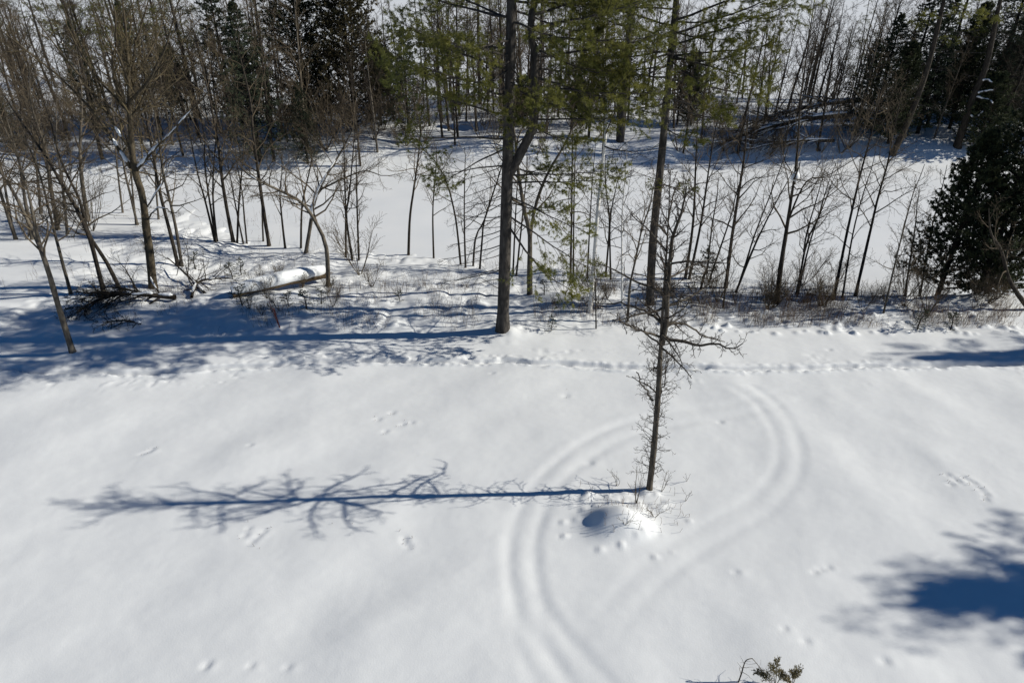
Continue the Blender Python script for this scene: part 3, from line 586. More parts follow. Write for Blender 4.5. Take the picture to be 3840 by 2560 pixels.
bt('pale forked tree directly right of the thick forked pine trunk', [(1987, 1103), (1986, 990), (1987, 879), (1966, 787), (1941, 626), (1930, 500)], 22, 11, 160, bark='grey', n1=12, t0=.4, forks=[([(1988, 890), (2007, 775), (2052, 655), (2121, 536), (2160, 440)], 15, 10.5)])
for i, px in enumerate([[(2139, 1060), (2144, 787), (2146, 560)], [(2150, 1056), (2152, 800), (2156, 600)], [(2202, 1045), (2214, 800), (2225, 626)], [(2271, 1037), (2285, 844), (2276, 741)], [(2291, 1048), (2288, 833), (2311, 700)], [(2236, 1235), (2234, 1150), (2233, 1074)]]):
    bt(LB, px, [10, 8, 7, 9, 8, 6][i], [9, 8, 8, 7, 7, 3][i], 165+i, bark='dark', n1=10, group=GB)
bt('white-barked birch with a pale trunk between the two pines', [(2208, 1160), (2225, 1017), (2239, 821), (2259, 615), (2271, 500), (2273, 335)], 17, 13, 172, name='birch_tree', bark='birch', tw='twigd', n1=14, t0=.55, forks=[([(2273, 345), (2262, 300), (2255, 240)], 10, 12)], base=G(2208, 1160)-np.array([0, .3, 0]))
bt('thin young birch with a pale streaked stem left of the second pine', [(2334, 1154), (2332, 900), (2334, 787), (2351, 586)], 8, 8, 173, name='birch_tree', bark='birch', tw='twigd', n1=12)
bt('small bushy-crowned tree on the lawn edge before the second pine', [(2354, 1206), (2362, 1074), (2380, 988), (2408, 856), (2437, 775)], 11, 7, 174, bark='grey', n1=14, lr=.34, t0=.35)
bt('slim tree right of the second pine, first of a slanting pair', [(2569, 1045), (2598, 844), (2609, 615), (2615, 480)], 12, 10, 175, bark='dark', n1=12)
bt('slim tree right of the second pine, more slanted one of the pair', [(2582, 1048), (2627, 844), (2661, 615), (2684, 480)], 11, 10, 176, bark='dark', n1=12)
for i, px in enumerate([[(2650, 1028), (2670, 850), (2690, 730)], [(2655, 1060), (2695, 948), (2741, 810)], [(2759, 1097), (2800, 976), (2830, 880)], [(2712, 1154), (2741, 902), (2760, 780)], [(2990, 1110), (3040, 900), (3100, 740)], [(3160, 1114), (3199, 873), (3245, 701)], [(3394, 1108), (3429, 873), (3440, 760)], [(3452, 1110), (3480, 930), (3500, 830)]]):
    bt(LB, px, 8, 6+i % 3, 180+i, bark='dark', n1=10, group=GB)
bt('stout dark leaning tree between thin saplings on the snow lip', [(2721, 1080), (2747, 873), (2787, 615), (2799, 500)], 15, 11, 190, bark='dark', n1=16)
bt('slanting thin tree resting its top against the broken trunk', [(2757, 1097), (2826, 930), (2895, 787), (2964, 661)], 10, 7, 191, bark='dark', n1=10, t0=.2)
br = bt('stout broken trunk capped with snow where its top snapped off', [(2912, 1137), (2929, 993), (2952, 844), (2975, 690), (2981, 664)], 21, 7.4, 192, bark='dark', n1=9, t0=.4, lr=.42, forks=[([(2978, 690), (2990, 560), (3000, 400)], 10, 10.5), ([(2955, 830), (3000, 720), (3040, 670), (3110, 655)], 7, 7.6)])
mb = MB(); e = at(2982, 668, br.location[1]-.1)-np.array(br.location); sp, sr = spline([e+np.array([-.05, 0, -.1]), e+np.array([0, 0, .08]), e+np.array([.03, 0, .2]), e+np.array([.05, 0, .27])], [.17, .2, .14, .03], 6); mb.tubes(sp, sr, 8); mb.build('snow_cap', M['cap'], br)
bt('forked young tree with a spreading top right of the broken trunk', [(2987, 1103), (3010, 980), (3016, 948), (3040, 870), (3062, 833), (3090, 740)], 9, 7.5, 193, bark='dark', n1=12, lr=.32, forks=[([(3014, 945), (3027, 867), (3067, 730)], 7, 7)])
bt('tall straight slanting tree, left of the parallel pair near the cedar', [(3127, 1120), (3170, 902), (3222, 672), (3268, 500), (3290, 400)], 12, 11.5, 194, bark='dark', n1=14, t0=.4)
bt('tall straight slanting tree, right of the parallel pair near the cedar', [(3208, 1108), (3257, 896), (3291, 747), (3331, 603), (3348, 500)], 12, 11, 195, bark='dark', n1=14, t0=.35)
bt('thin pale sapling on the snow lip leaning towards the cedar', [(3314, 1174), (3366, 948), (3423, 730)], 8, 7, 196, n1=12, t0=.2)
GL = 'tangled bare trees at the left edge'
for i, px in enumerate([[(40, 830), (25, 740), (10, 650)], [(120, 900), (95, 760), (70, 600)], [(215, 860), (190, 700), (170, 560)], [(250, 880), (240, 740), (215, 560)], [(60, 900), (20, 780), (-20, 640)], [(330, 830), (310, 700), (300, 560)], [(150, 800), (140, 660), (120, 480)]]):
    bt('grey-brown bare tree in the tangle beyond the left bank', px, 11+i % 3*3, 9+i % 3, 200+i, n1=16, lr=.32, n3=5, group=GL, base=None)

# ------------------------------------------------------------------ cedars, spruces
def conifer(name, label, base, H, rad, seed, leaf, group=None, stems=1, bark='dark', rz=0, **kw):
    rng = np.random.default_rng(seed); root = thing(name, label, 'tree', base, rz, group)
    for s in range(stems):
        off = np.array([0, 0, 0.]) if s == 0 else np.array([rng.uniform(-1, 1)*rad*.35, rng.uniform(-.5, .5)*rad*.4, 0]); k = 1 if s == 0 else rng.uniform(.72, .92)
        tr, wd, lf = conifer_crown(rng, H*k, rad*(k if stems == 1 else k*.8), **kw)
        for n_, m_, mm in (('trunk', tr, bark), ('branches', wd, bark), ('foliage', lf, leaf)):
            o = m_.build(n_, M[mm], root, n_ != 'foliage'); o.location = tuple(off)
    return root
CK = dict(dense=190, spray=5, t0=.05, ang=(1.0, 1.45), up=.08, shape=.72, k2=7, ns=5, ln=.17, wdt=.022, drop=.25)
SK = dict(dense=150, spray=7, t0=.07, ang=(1.35, 1.75), up=.03, shape=.9, k2=9, ns=6, ln=.10, wdt=.012, drop=.05)
p = at(3640, 1160, 32.0); p[2] = gh(p[0], p[1])
conifer('cedar_tree', 'dense dark cedar clump standing at the right end of the snow lip', p, 10.6, 5.2, 301, 'cedar', stems=3, **{**CK, 'dense': 165, 'ns': 7, 'shape': .8, 'ln': .17, 'wdt': .022})
bt('crooked bare trunk leaning out beside the dense dark cedar', [(3835, 1125), (3790, 1060), (3755, 940), (3718, 880)], 20, 5.5, 302, bark='dark', n1=6, base=G(3835, 1130)-np.array([0, .8, 0]))
far = lambda x, y: (lambda q: np.array([q[0], q[1], gh(q[0], q[1])]))(G(x, y))
c1 = conifer('cedar_tree', 'tall black-green cedar on the island, left one of the merged pair', far(1165, 480), 16, 5.2, 310, 'cedar', **{**CK, 'dense': 260, 'ns': 6, 'k2': 8, 'ln': .22, 'wdt': .03})
c2 = conifer('cedar_tree', 'broad cedar with bronze-tinged top on the island, right one of the merged pair', far(1335, 490), 14.2, 5.6, 311, 'cedarb', **{**CK, 'dense': 260, 'ns': 6, 'k2': 8, 'ln': .22, 'wdt': .03})
c3 = conifer('cedar_tree', 'small dark cedar leaning on the merged pair of island cedars', far(1430, 470), 7.5, 3.4, 312, 'cedar', **{**CK, 'dense': 140, 'ln': .22, 'wdt': .03})
s1 = conifer('spruce_tree', 'pointed spruce with its tip in view on the island, above the fallen snowy boughs', far(3365, 480), 13.2, 3.6, 320, 'spruce', **{**SK, 'dense': 190, 'ln': .13, 'wdt': .017})
s2 = conifer('spruce_tree', 'narrow spruce beside the pointed one on the island, slightly shorter', far(3440, 500), 12.3, 3.2, 321, 'spruce', **{**SK, 'dense': 190, 'ln': .13, 'wdt': .017})
def put(proto, label, x, y, H0, H, rz, wd=1., group=None):
    s = H/H0; return copy_tree(proto, far(x, y), rz, (s*wd, s*wd, s), label, group)
put(s1, 'lower spruce at the left shoulder of the island spruce group', 3270, 490, 13.2, 10.2, 1.1, 1.15)
put(s2, 'leftmost low spruce of the island group beside the fallen boughs', 3205, 500, 12.3, 8.2, 2.2, 1.3)
put(c1, 'dark cedar filling the gap between island spruces', 3330, 535, 16, 8.5, .6, 1.1)
put(c1, 'dark cedar in the deep shade behind the bent snowy trunk', 3560, 480, 16, 11, 2.6)
put(c3, 'low cedar bush right of the bent snowy trunk', 3660, 560, 7.5, 6.5, 1.6, 1.1)
put(s1, 'tall spruce at the right end of the island, behind the bent trunk', 3700, 430, 13.2, 16, 3.3)
put(s2, 'slim spruce at the right border of the island', 3790, 440, 12.3, 16, 4.3)
put(s1, 'spruce with lower skirt showing behind the near cedar', 3850, 470, 13.2, 14, 5.3)
put(s2, 'narrow brownish spruce between bare trees left of the merged cedars', 885, 455, 12.3, 14, .4, .85)
put(s1, 'dark low spruce under the maple crown on the island', 650, 445, 13.2, 6.2, 1.4, 1.25)
put(s2, 'small dark spruce next to the low one under the maple crown', 715, 450, 12.3, 5.4, 2.4, 1.3)
put(c3, 'dark cedar bush left of the merged pair in the island shade', 945, 480, 7.5, 6.8, .8)
put(s1, 'small spruce in the shade behind the second pine', 2590, 470, 13.2, 5.2, 2.7, 1.2)
put(c3, 'round cedar bush in the shade behind the birch', 2170, 470, 7.5, 4.2, 2.9, 1.2)
put(c3, 'cedar bush on the island behind the thick forked pine', 1960, 470, 7.5, 4.5, 1.9, 1.2)
# far pines: trunk and crown joined from boughs
def far_pine(label, base, H, seed, t0=.45, nb=30, r=.17, sc=1., leaf='needle', ybr=False):
    rng = np.random.default_rng(seed); root = thing('pine_tree', label, 'tree', base)
    P, R = spline([(0, 0, -.2), (rng.normal(0, .1), 0, H*.4), (rng.normal(0, .2), 0, H*.75), (rng.normal(0, .2), 0, H)], [r, r*.8, r*.45, .03], 16); mb = MB(); rough_trunk(mb, P, R, 8, seed); mb.build('trunk', M['pinebark'], root)
    for i in range(nb):
        z = H*(t0+(1-t0)*(i+rng.random())/nb*.97); q = (z/H-t0)/(1-t0); pr = BR[int(rng.integers(0, 5))]
        bough(root, P, R, z, GA*i+rng.normal(0, .4), pr, sc*(1.05-.75*q)*rng.uniform(.8, 1.15), RAD(rng.uniform(-8, 14)+12*q))
    return root
fp = [far_pine('tall thin pine left of the merged cedars on the island, twin trunk', far(1012, 335), 17, 401, .3, 30, .16, .62)]
copy_tree(fp[0], far(1062, 345), 2.0, .95, 'slightly shorter thin pine left of the merged cedars, twin trunk')
yp = far_pine('slender young pine before the white lake right of the merged cedars', far(1500, 415), 12, 402, .25, 26, .09, .42); yp['group'] = 'young pines before the lake'
for i, (x, y, h) in enumerate([(1590, 410, 1.05), (1645, 420, .9), (1690, 405, 1.15), (1760, 415, 1.1), (1420, 420, .8), (1850, 420, 1.1)]):
    copy_tree(yp, far(x, y), i*1.3+.5, h)
bp = far_pine('big dark pine trunk on the island, seen between birch and second pine', far(2325, 530), 24, 403, .62, 24, .40, .9)
pb = far_pine('dark-crowned pine behind the maple crown on the island', far(330, 335), 17, 404, .38, 34, .2, .85); pb['group'] = 'island pines behind the maple'
for i, (x, y, h) in enumerate([(480, 320, 1.), (210, 330, .95), (590, 310, 1.05), (60, 330, 1.)]): copy_tree(pb, far(x, y), i*1.7+1, h)
copy_tree(pb, far(1800, 390), 4.2, 1., 'mid-sized pine on the island behind the thick forked pine')
ir = np.random.default_rng(1234)
KIND = [(yp, 12, 'slender young pine in the island wood', 'young pines of the island wood', (.75, 1.2)), (s1, 13.2, 'dark spruce among bare trunks in the island wood', 'spruces of the island wood', (.45, 1.0)), (s2, 12.3, 'narrow dark spruce among bare trunks in the island wood', 'narrow spruces of the island wood', (.45, 1.1)),
        (pb, 17, 'dark-crowned pine standing deep in the island wood', 'pines deep in the island wood', (.7, 1.0)), (c3, 7.5, 'low dark cedar in the island undergrowth', 'low cedars of the island undergrowth', (.4, .9))]
npl = 0
while npl < 50:
    x = ir.uniform(-68, 70); y = ir.uniform(float(np.interp(x, [-70, -12, 3, 70], [58.5, 59.5, 63, 63])), 89); px = 1920+x/(y*.866+8.4)*FPX
    dens = np.interp(px, [-300, 0, 800, 1000, 1080, 1480, 1560, 1900, 2000, 2600, 2680, 3120, 3160, 3900, 4300], [.7, .6, .6, .5, .3, .1, .6, .6, .35, .3, .04, .04, .6, .8, .9])
    if ir.random() > dens: continue
    k = int(ir.choice(5, p=[.3, .2, .2, .16, .14])); pr = KIND[k]; copy_tree(pr[0], (x, y, gh(x, y)), ir.uniform(0, 6.28), ir.uniform(*pr[4]), by_landmark(pr[2], x, y, ISLMARK), pr[3]); npl += 1
# leaning pines on the island, right
def lean_pine(label, px, w_, H, seed, bl):
    return pine('pine_tree', label, px, w_, H, bl, seed, bark='dark')
rl = np.random.default_rng(77)
mk = lambda z0, z1, n, s0: [(0, z, rl.uniform(0, 360), BR[int(rl.integers(0, 4))], s0*rl.uniform(.7, 1.1), rl.uniform(-15, 12)) for z in np.linspace(z0, z1, n)]
md = lambda z0, z1, n: [(0, z, rl.uniform(0, 360), BD[int(rl.integers(0, 3))], rl.uniform(.6, 1.2), rl.uniform(-15, 15)) for z in np.linspace(z0, z1, n)]
lean_pine('thick pine leaning right on the island above the spruces', [(3345, 575), (3395, 480), (3480, 250), (3540, 0)], 24, 19, 501, mk(10, 18, 14, .9)+md(3, 10, 6))
lean_pine('thinner pine slanting beside the thick leaning one on the island', [(3475, 470), (3545, 270), (3610, 60), (3630, 0)], 12, 17, 502, mk(9, 16, 10, .7)+md(4, 9, 5))
lp = lean_pine('bent thick trunk with snow-laden broken limbs at the right of the island', [(3590, 548), (3610, 480), (3655, 350), (3700, 240), (3740, 50)], 27, 18, 503, mk(11, 17, 10, .8)+md(3, 11, 9))
rr_ = np.random.default_rng(9); lb = np.array(lp[1])
for px, dy in [([(3655, 352), (3690, 345), (3730, 338)], -1.), ([(3650, 362), (3680, 370), (3715, 378), (3722, 392)], -1.6), ([(3670, 310), (3700, 300), (3722, 312)], -.8), ([(3630, 430), (3660, 440), (3690, 410)], -.7)]:
    limb_px(lb, px, dy, .09, lp[0], rr_, M['pinebark'], M['twigd'], n2=3, n3=2, snow=[(.05, .5), (.45, .95)], r1=.05, n4=0)

# ------------------------------------------------------------------ bare forest across the river, from shared shapes
PROTO = []
for i in range(9):
    rng = np.random.default_rng(600+i); H = [11, 13, 9, 12, 14, 10, 8, 12, 11][i]
    ln = rng.normal(0, .06, 2)*H
    P, R = spline([(0, 0, -.3), (ln[0]*.25, ln[1]*.25, H*.3), (ln[0]*.6+rng.normal(0, .2), ln[1]*.6, H*.65), (ln[0]+rng.normal(0, .3), ln[1], H)], [.011*H, .009*H, .005*H, .012], 16)
    t = MB(); rough_trunk(t, P, R, 7, i, .05); c = MB()
    crown(c, rng, P, R, [20, 16, 18, 22, 18, 14, 18, 24, 12][i], [.25, .4, .2, .3, .45, .3, .15, .3, .35][i], [.3, .24, .36, .26, .24, .32, .38, .25, .36][i], 6, 5, (.5, 1.15), .09, .0068, wig=.2)
    PROTO.append((t.mesh('trunk', M['dark'] if i % 3 else M['grey']), c.mesh('crown', M['twig'] if i % 2 else M['twigd']), H))
FLAB = ['tall bare hardwood in the island wood across the river', 'bare hardwood with a high narrow crown in the island wood', 'low bushy bare tree in the island wood', 'straight bare tree with many upright branches in the island wood', 'very tall thin bare tree in the island wood',
        'open-crowned bare tree in the island wood', 'small many-branched bare tree in the island wood', 'dense-twigged bare tree in the island wood', 'sparse wide-branched bare tree in the island wood']
def bare(i, x, y, s=1., rz=None, name='bare_tree'):
    t, c, H = PROTO[i]; z = gh(x, y)
    o = thing(name, by_landmark(FLAB[i], x, y, ISLMARK), 'tree', (x, y, z), rz if rz is not None else RNG.uniform(0, 6.28), 'bare trees of the island wood')
    o.scale = (s, s, s); a = link('trunk', t, o); b = link('crown', c, o); return o
fr = np.random.default_rng(42); cnt = 0; placed = []
for tries in range(2500):
    if cnt >= 275: break
    x = fr.uniform(-66, 66); y = fr.uniform(float(np.interp(x, [-70, -12, 3, 70], [57.5, 58.5, 61.5, 62])), 90)
    px = 1920+x/(y*.866+8.4)*FPX
    dens = np.interp(px, [-300, 0, 700, 1000, 1080, 1450, 1500, 1850, 2000, 2600, 2700, 3100, 3200, 3900, 4200], [1, 1, .9, .6, .25, .25, .45, .6, .8, .8, .7, .7, .5, .5, .6])
    if fr.random() > dens or any((x-q[0])**2+(y-q[1])**2 < 1.6 for q in placed): continue
    placed.append((x, y)); bare(int(fr.integers(0, 9)), x, y, fr.uniform(.7, 1.15)); cnt += 1

# shrubs
SHR = []
for i in range(4):
    rng = np.random.default_rng(700+i); h = [2.2, 1.6, 2.8, 1.2][i]; ns = [9, 8, 7, 10][i]
    a = rng.uniform(0, 6.28, ns); d = np.stack([np.cos(a)*.5, np.sin(a)*.5, np.full(ns, 1.)], 1)*h; q = []
    for k in range(ns): q.append([np.zeros(3)+np.array([0, 0, -.1]), d[k]*.33*np.array([1.3, 1.3, .9]), d[k]*.66+rng.normal(0, .08, 3), d[k]*rng.uniform(.8, 1.1)])
    P = np.stack([spline(x, [.02, .015, .01, .005], 6)[0][0] for x in q]); R = np.tile(np.linspace(.018, .006, 6), (ns, 1))
    s = MB(); s.tubes(P, R, 4); t = MB(); C, Rc = grow(rng, P, R, 7, .25, 1., .4, (.4, .9), 5, .1, .18, .6, .005, .4); t.tubes(C, Rc, 3); C2, R2 = grow(rng, C, Rc, 5, .2, 1., .5, (.4, 1.), 4, .08, .2, .7, .005, .4); t.tubes(C2, R2, 3)
    SHR.append((s.mesh('stems', M['twig']), t.mesh('twigs', M['twig'])))
def shrub(i, px, py, s, label, group=None):
    q = far(px, py); lab = by_landmark(label, q[0], q[1], ISLMARK if q[1] > 55 else NEARMARK) if group and 'birch' not in group and 'cedar' not in group and 'log' not in group and 'left' not in group else label; o = thing('bare_shrub', lab, 'shrub', q, RNG.uniform(0, 6.28), group); o.scale = (s,)*3; link('stems', SHR[i][0], o); link('twigs', SHR[i][1], o); return o
fr = np.random.default_rng(8)
for k in range(60):
    px = [fr.uniform(950, 1520), fr.uniform(0, 900), fr.uniform(2500, 3250), fr.uniform(1500, 2600)][k % 4]
    shrub(int(fr.integers(0, 3)), px, fr.uniform(470, 585), fr.uniform(1.0, 2.1), 'brown leafless shrub of the island shore thicket', 'shrubs of the island shore thicket')
for k in range(46):
    x = fr.uniform(-60, 58); y = fr.uniform(float(np.interp(x, [-70, -12, 3, 70], [58, 59, 62, 63])), 84); o = thing('bare_shrub', by_landmark('tall twiggy bush in the island wood', x, y, ISLMARK), 'shrub', (x, y, gh(x, y)), fr.uniform(0, 6.28), 'tall bushes of the island wood'); o.scale = (fr.uniform(1.4, 2.6),)*3; i = int(fr.integers(0, 3)); link('stems', SHR[i][0], o); link('twigs', SHR[i][1], o)
shrub(0, 1350, 1030, 1.25, 'fan-shaped leafless shrub right of the snowy log')
shrub(1, 1395, 1075, .8, 'small leafless shrub below the fan-shaped one')
for k in range(7): shrub(int(fr.integers(0, 4)), fr.uniform(60, 380), fr.uniform(820, 900), fr.uniform(.9, 1.3), 'tangled brown shrub on the left bank under leaning trees', 'shrubs on the left bank')
for k in range(22):
    shrub(int(fr.integers(0, 4)), fr.uniform(2600, 3840), fr.uniform(1120, 1165), fr.uniform(.55, .95), 'brown shrub on the snow lip', 'shrubs along the snow lip')
for k in range(14):
    shrub(int(fr.integers(0, 4)), fr.uniform(2080, 2560), fr.uniform(1090, 1165), fr.uniform(.4, .75), 'low brown shrub around the birch foot', 'low shrubs around the birch')
for k in range(12):
    shrub([1, 3][k % 2], fr.uniform(900, 1330), fr.uniform(1040, 1190), fr.uniform(.35, .7), 'low brown shrub on the bank around the snowy log', 'low shrubs around the log')
for (x, y, s) in [(3010, 1010, 1.), (3130, 1010, 1.1), (3400, 1050, 1.1), (3480, 1120, 1.)]:
    shrub(int(fr.integers(0, 3)), x, y+60, s, 'upright leafless bush before the dense cedar', 'bushes near the cedar')
# small spruces
sp0 = conifer('spruce_sapling', 'knee-high spruce sapling on the snow bank between maple and log', far(735, 1010), 1.0, .42, 810, 'spruce', dense=26, spray=6, t0=.1, ang=(1.2, 1.6), up=.05, shape=.8, k2=5, ns=5, ln=.045, wdt=.0035, drop=0)
for (x, y, s, l) in [(872, 1040, .9, 'left one of two small spruce saplings left of the log'), (905, 1030, .9, 'right one of two small spruce saplings left of the log'), (1085, 1150, .8, 'dark spruce sapling under the shaded side of the log'), (1150, 1160, 1.0, 'largest dark spruce sapling under the shaded side of the log'), (1205, 1140, .8, 'spruce sapling at the broken end of the log'),
                     (910, 1145, 1.1, 'spruce sapling in the shade left of the log'), (2066, 1245, .7, 'tiny snow-dusted spruce right of the thick pine foot'), (2040, 1105, .8, 'small spruce behind the thick pine foot'), (2627, 1088, 2.3, 'bushy waist-high spruce below the slanting pair of trees'), (3440, 1235, 1.0, 'small spruce on the snow before the near cedar, left of another'), (3565, 1235, .9, 'small spruce on the snow before the near cedar, right of another'), (1500, 1130, .6, 'tiny spruce on the open bank left of the thick pine')]:
    copy_tree(sp0, far(x, y), RNG.uniform(0, 6), s, l)

# ------------------------------------------------------------------ fallen wood
rng = np.random.default_rng(901)
a = far(905, 1118); c = far(1228, 1060)                  # the snowed-over log
root = thing('fallen_log', 'fallen log under a thick lid of snow with a splintered end', 'log', a)
a[2] += .34; root.location[2] += .34; L = c-a; L[2] += .36
P, R = spline([np.array([-.4, 0, -.12]), L*.35+np.array([0, 0, .12]), L*.7+np.array([0, 0, .2]), L+np.array([0, 0, .2])], [.18, .25, .28, .28], 14); mb = MB(); rough_trunk(mb, P, R, 12, 4, .07); mb.build('trunk', M['logwood'], root)
sb = MB(); n = 40; t = np.linspace(0, 1, n); pp = np.stack([np.interp(t*.97, np.linspace(0, 1, 14), P[0][:, k]) for k in range(3)], 1); env = np.sin(np.linspace(.12, math.pi-.25, n))**.22*(1+.10*vn(t*9, t*0, 2))
sb.tubes((pp+np.array([0, -.02, .20]))[None], (.34*env)[None], 10); sb.build('snow_cap', M['cap'], root)
sp = MB(); d = nrm(L); q = [];
for k in range(9):
    o = P[0][-1]+rng.normal(0, .1, 3)-d*.15; sp.tubes(np.stack([o, o+d*rng.uniform(.2, .55)+rng.normal(0, .06, 3)])[None], np.array([[.06, .008]]), 4)
sp.build('splinters', M['logwood'], root)
def fallen(label, pts, r0, seed, n1, lr, root_=None, mw='dark', mt='twigd', snows=(), name='fallen_tree', n2=5, n3=4, ang=(.3, .8), tip=.006, up=-.02, snowlimb=0):
    rng = np.random.default_rng(seed); pts = np.array(pts); b = pts[0].copy()
    root = thing(name, label, 'fallen tree', b); P, R = spline(pts-b, np.linspace(r0, .025, len(pts)), 14); mb = MB(); rough_trunk(mb, P, R, 8, seed, .05); mb.build('trunk', M[mw], root)
    C1, R1 = grow(rng, P, R, n1, .12, .98, lr, ang, 7, up, .14, .6, tip, .35); mb = MB(); mb.tubes(C1, R1, 5); mb.build('limbs', M[mw], root)
    C2, R2 = grow(rng, C1, R1, n2, .2, 1., .45, (.4, 1.), 5, 0.0, .2, .6, tip, .4); t = MB(); t.tubes(C2, R2, 3); C3, R3 = grow(rng, C2, R2, n3, .2, 1., .45, (.4, 1.), 4, 0.02, .2, .7, tip, .4); t.tubes(C3, R3, 3); t.build('twigs', M[mt], root)
    sb = MB()
    for (u, v, g) in snows: snow_on(sb, P, R, u, v, rng, g)
    for k in range(min(snowlimb, len(C1))):
        u = rng.uniform(.05, .35); snow_on(sb, C1[k:k+1], np.maximum(R1[k:k+1], .05), u, u+rng.uniform(.3, .55), rng, 1.1)
    if sb.n: sb.build('snow_cap', M['cap'], root)
    return root
def gp(x, y, dz): q = far(x, y); q[2] += dz; return q
fallen('dark fallen treetop sprawling on the snow at the foot of the maple', [gp(660, 1125, .15), gp(560, 1130, .35), gp(470, 1140, .55), gp(380, 1160, .5), gp(290, 1195, .3)], .14, 911, 44, .42, snows=[(.02, .16, 1.), (.2, .3, 1.), (.4, .5, .8)], n2=8, n3=5, snowlimb=6, tip=.007)
fallen('fallen branch with snow clumps and upright twigs right of the maple foot', [gp(720, 1120, .1), gp(745, 1085, .35), gp(800, 1075, .45), gp(880, 1070, .4)], .08, 912, 12, .5, snows=[(.1, .3, 1.2), (.62, .72, 1.6)], ang=(.6, 1.3), up=.08)
fallen('crooked dark limb standing out of the snow right of the maple', [gp(770, 1100, 0.), gp(690, 1045, .5), gp(640, 1010, .7)], .07, 913, 7, .5, snows=[(.05, .3, 1.1)], ang=(.6, 1.2), up=.05)
fallen('low dark brush with a snow cap at the shaded lawn edge', [gp(530, 1215, .05), gp(470, 1225, .35), gp(400, 1230, .3)], .05, 914, 14, .6, ang=(.6, 1.4), up=.03, snows=[(.0, .2, 1.5)])
# the big fallen crown over the island shore, its limbs laden with snow
fallen('great fallen tree on the island shore with snow-striped limbs fanning out', [gp(3170, 540, 2.6), gp(3040, 540, 2.3), gp(2900, 540, 1.7), gp(2780, 545, 1.0), gp(2670, 555, .2)], .30, 915, 30, .5, snows=[(.05, .35, .9), (.36, .65, .9), (.66, .95, .9)], n2=5, n3=3, snowlimb=26, ang=(.08, .45), up=-.015)
fallen('second fallen trunk lying behind the great fallen tree on the island', [gp(3200, 480, 2.6), gp(3050, 485, 2.2), gp(2880, 490, 1.3), gp(2740, 500, .3)], .24, 916, 24, .45, snows=[(.05, .45, .9), (.46, .9, .9)], snowlimb=18, ang=(.08, .45), n2=4, n3=3, up=-.015)
fallen('third snow-striped trunk of the windfall, lowest to the island shore', [gp(3120, 565, 1.0), gp(3000, 570, .9), gp(2880, 568, .6), gp(2760, 575, .1)], .17, 918, 18, .5, snows=[(.05, .5, .9), (.52, .9, .9)], snowlimb=14, ang=(.08, .5), n2=5, n3=4, up=-.01)
fallen('fallen snowy boughs beside the narrow spruce left of the merged cedars', [gp(1060, 470, .5), gp(1010, 440, 1.2), gp(960, 430, 1.4), gp(900, 430, .8)], .15, 917, 16, .4, snows=[(.1, .4, 1.), (.5, .8, 1.)], snowlimb=10, ang=(.2, .8), n2=4, n3=3)

# ------------------------------------------------------------------ stake, saplings by the lone tree, foreground plants
b = far(1049, 1228); root = thing('metal_stake', 'rust-red metal fence stake standing alone in the snow', 'stake', b); root.rotation_euler = (0, RAD(-6), 0)
mb = MB()
def boxv(x0, x1, y0, y1, z0, z1):
    v = np.array([[x, y, z] for z in (z0, z1) for y in (y0, y1) for x in (x0, x1)]); q = np.array([[0, 2, 3, 1], [4, 5, 7, 6], [0, 1, 5, 4], [2, 6, 7, 3], [0, 4, 6, 2], [1, 3, 7, 5]]); return v, q
mb.add(*boxv(-.028, .028, -.006, .006, -.3, 1.0)); mb.build('flange', M['rust'], root, False)
mb = MB(); mb.add(*boxv(-.006, .006, .008, .045, -.3, 1.0)); mb.build('web', M['rust'], root, False)
for k in range(12): mb = MB(); mb.add(*boxv(-.012, .012, -.016, -.007, .08+k*.075, .10+k*.075)); mb.build('stud', M['rust'], root, False)
b2 = far(1041, 1212); root = thing('metal_stake', 'short thin rusty rod leaning against the red fence stake', 'stake', b2); root.rotation_euler = (0, RAD(-10), 0)
mb = MB(); mb.tubes(np.array([[[0, 0, -.2], [0, 0, .5], [.005, 0, 1.15]]]), np.array([[.014, .014, .012]]), 6); mb.build('rod', M['rust'], root)
mb = MB(); mb.tubes(np.array([[[.005, 0, 1.15], [.005, 0, 1.17]]]), np.array([[.02, .02]]), 6); mb.build('rod_cap', M['rust'], root)

def twig_plant(label, px, py, h, seed, n=5, ns=2, group=None, spread=.5, mt='twig'):
    rng = np.random.default_rng(seed); q = flat(px, py); q[2] = gh(q[0], q[1]); root = thing('twig_sapling', label, 'sapling', q, group=group)
    st = MB(); tw = MB()
    for k in range(ns):
        dv = np.array([rng.normal(0, spread*.6), rng.normal(0, spread*.6), 1.])*h*rng.uniform(.75, 1.05)
        P, R = spline([(0, 0, -.06), dv*.35+rng.normal(0, .03, 3), dv*.7, dv], [.011*h+.003, .008*h+.002, .005, .003], 9); st.tubes(P, R, 5)
        C, Rc = grow(rng, P, R, n, .2, .95, .42, (.5, 1.0), 5, .08, .12, .6, .003, .45); tw.tubes(C, Rc, 3); C2, R2 = grow(rng, C, Rc, 2, .3, 1., .4, (.4, .9), 4, .08, .15, .7, .0028, .4); tw.tubes(C2, R2, 3)
    st.build('stems', M[mt], root); tw.build('twigs', M[mt], root); return root
twig_plant('slender forked sapling in front of the lone bare tree', 2386, 1888, 1.5, 31, 7, 2, spread=.35)
twig_plant('low twiggy plant right of the lone tree foot', 2480, 1840, .7, 32, 5, 3, spread=.9)
twig_plant('tiny two-pronged twig out on the lawn right of the lone tree', 2570, 1872, .45, 33, 2, 2, spread=.9)
twig_plant('twig pair on the lawn edge behind the lone tree', 2575, 1800, .4, 34, 2, 2, spread=.8)
twig_plant('short twig plant left of the lone tree in its shadow', 2313, 1820, .5, 35, 4, 3, spread=.6)
twig_plant('reddish curled twig plant right of the snow mound', 2455, 1935, .45, 36, 4, 4, spread=1.1)
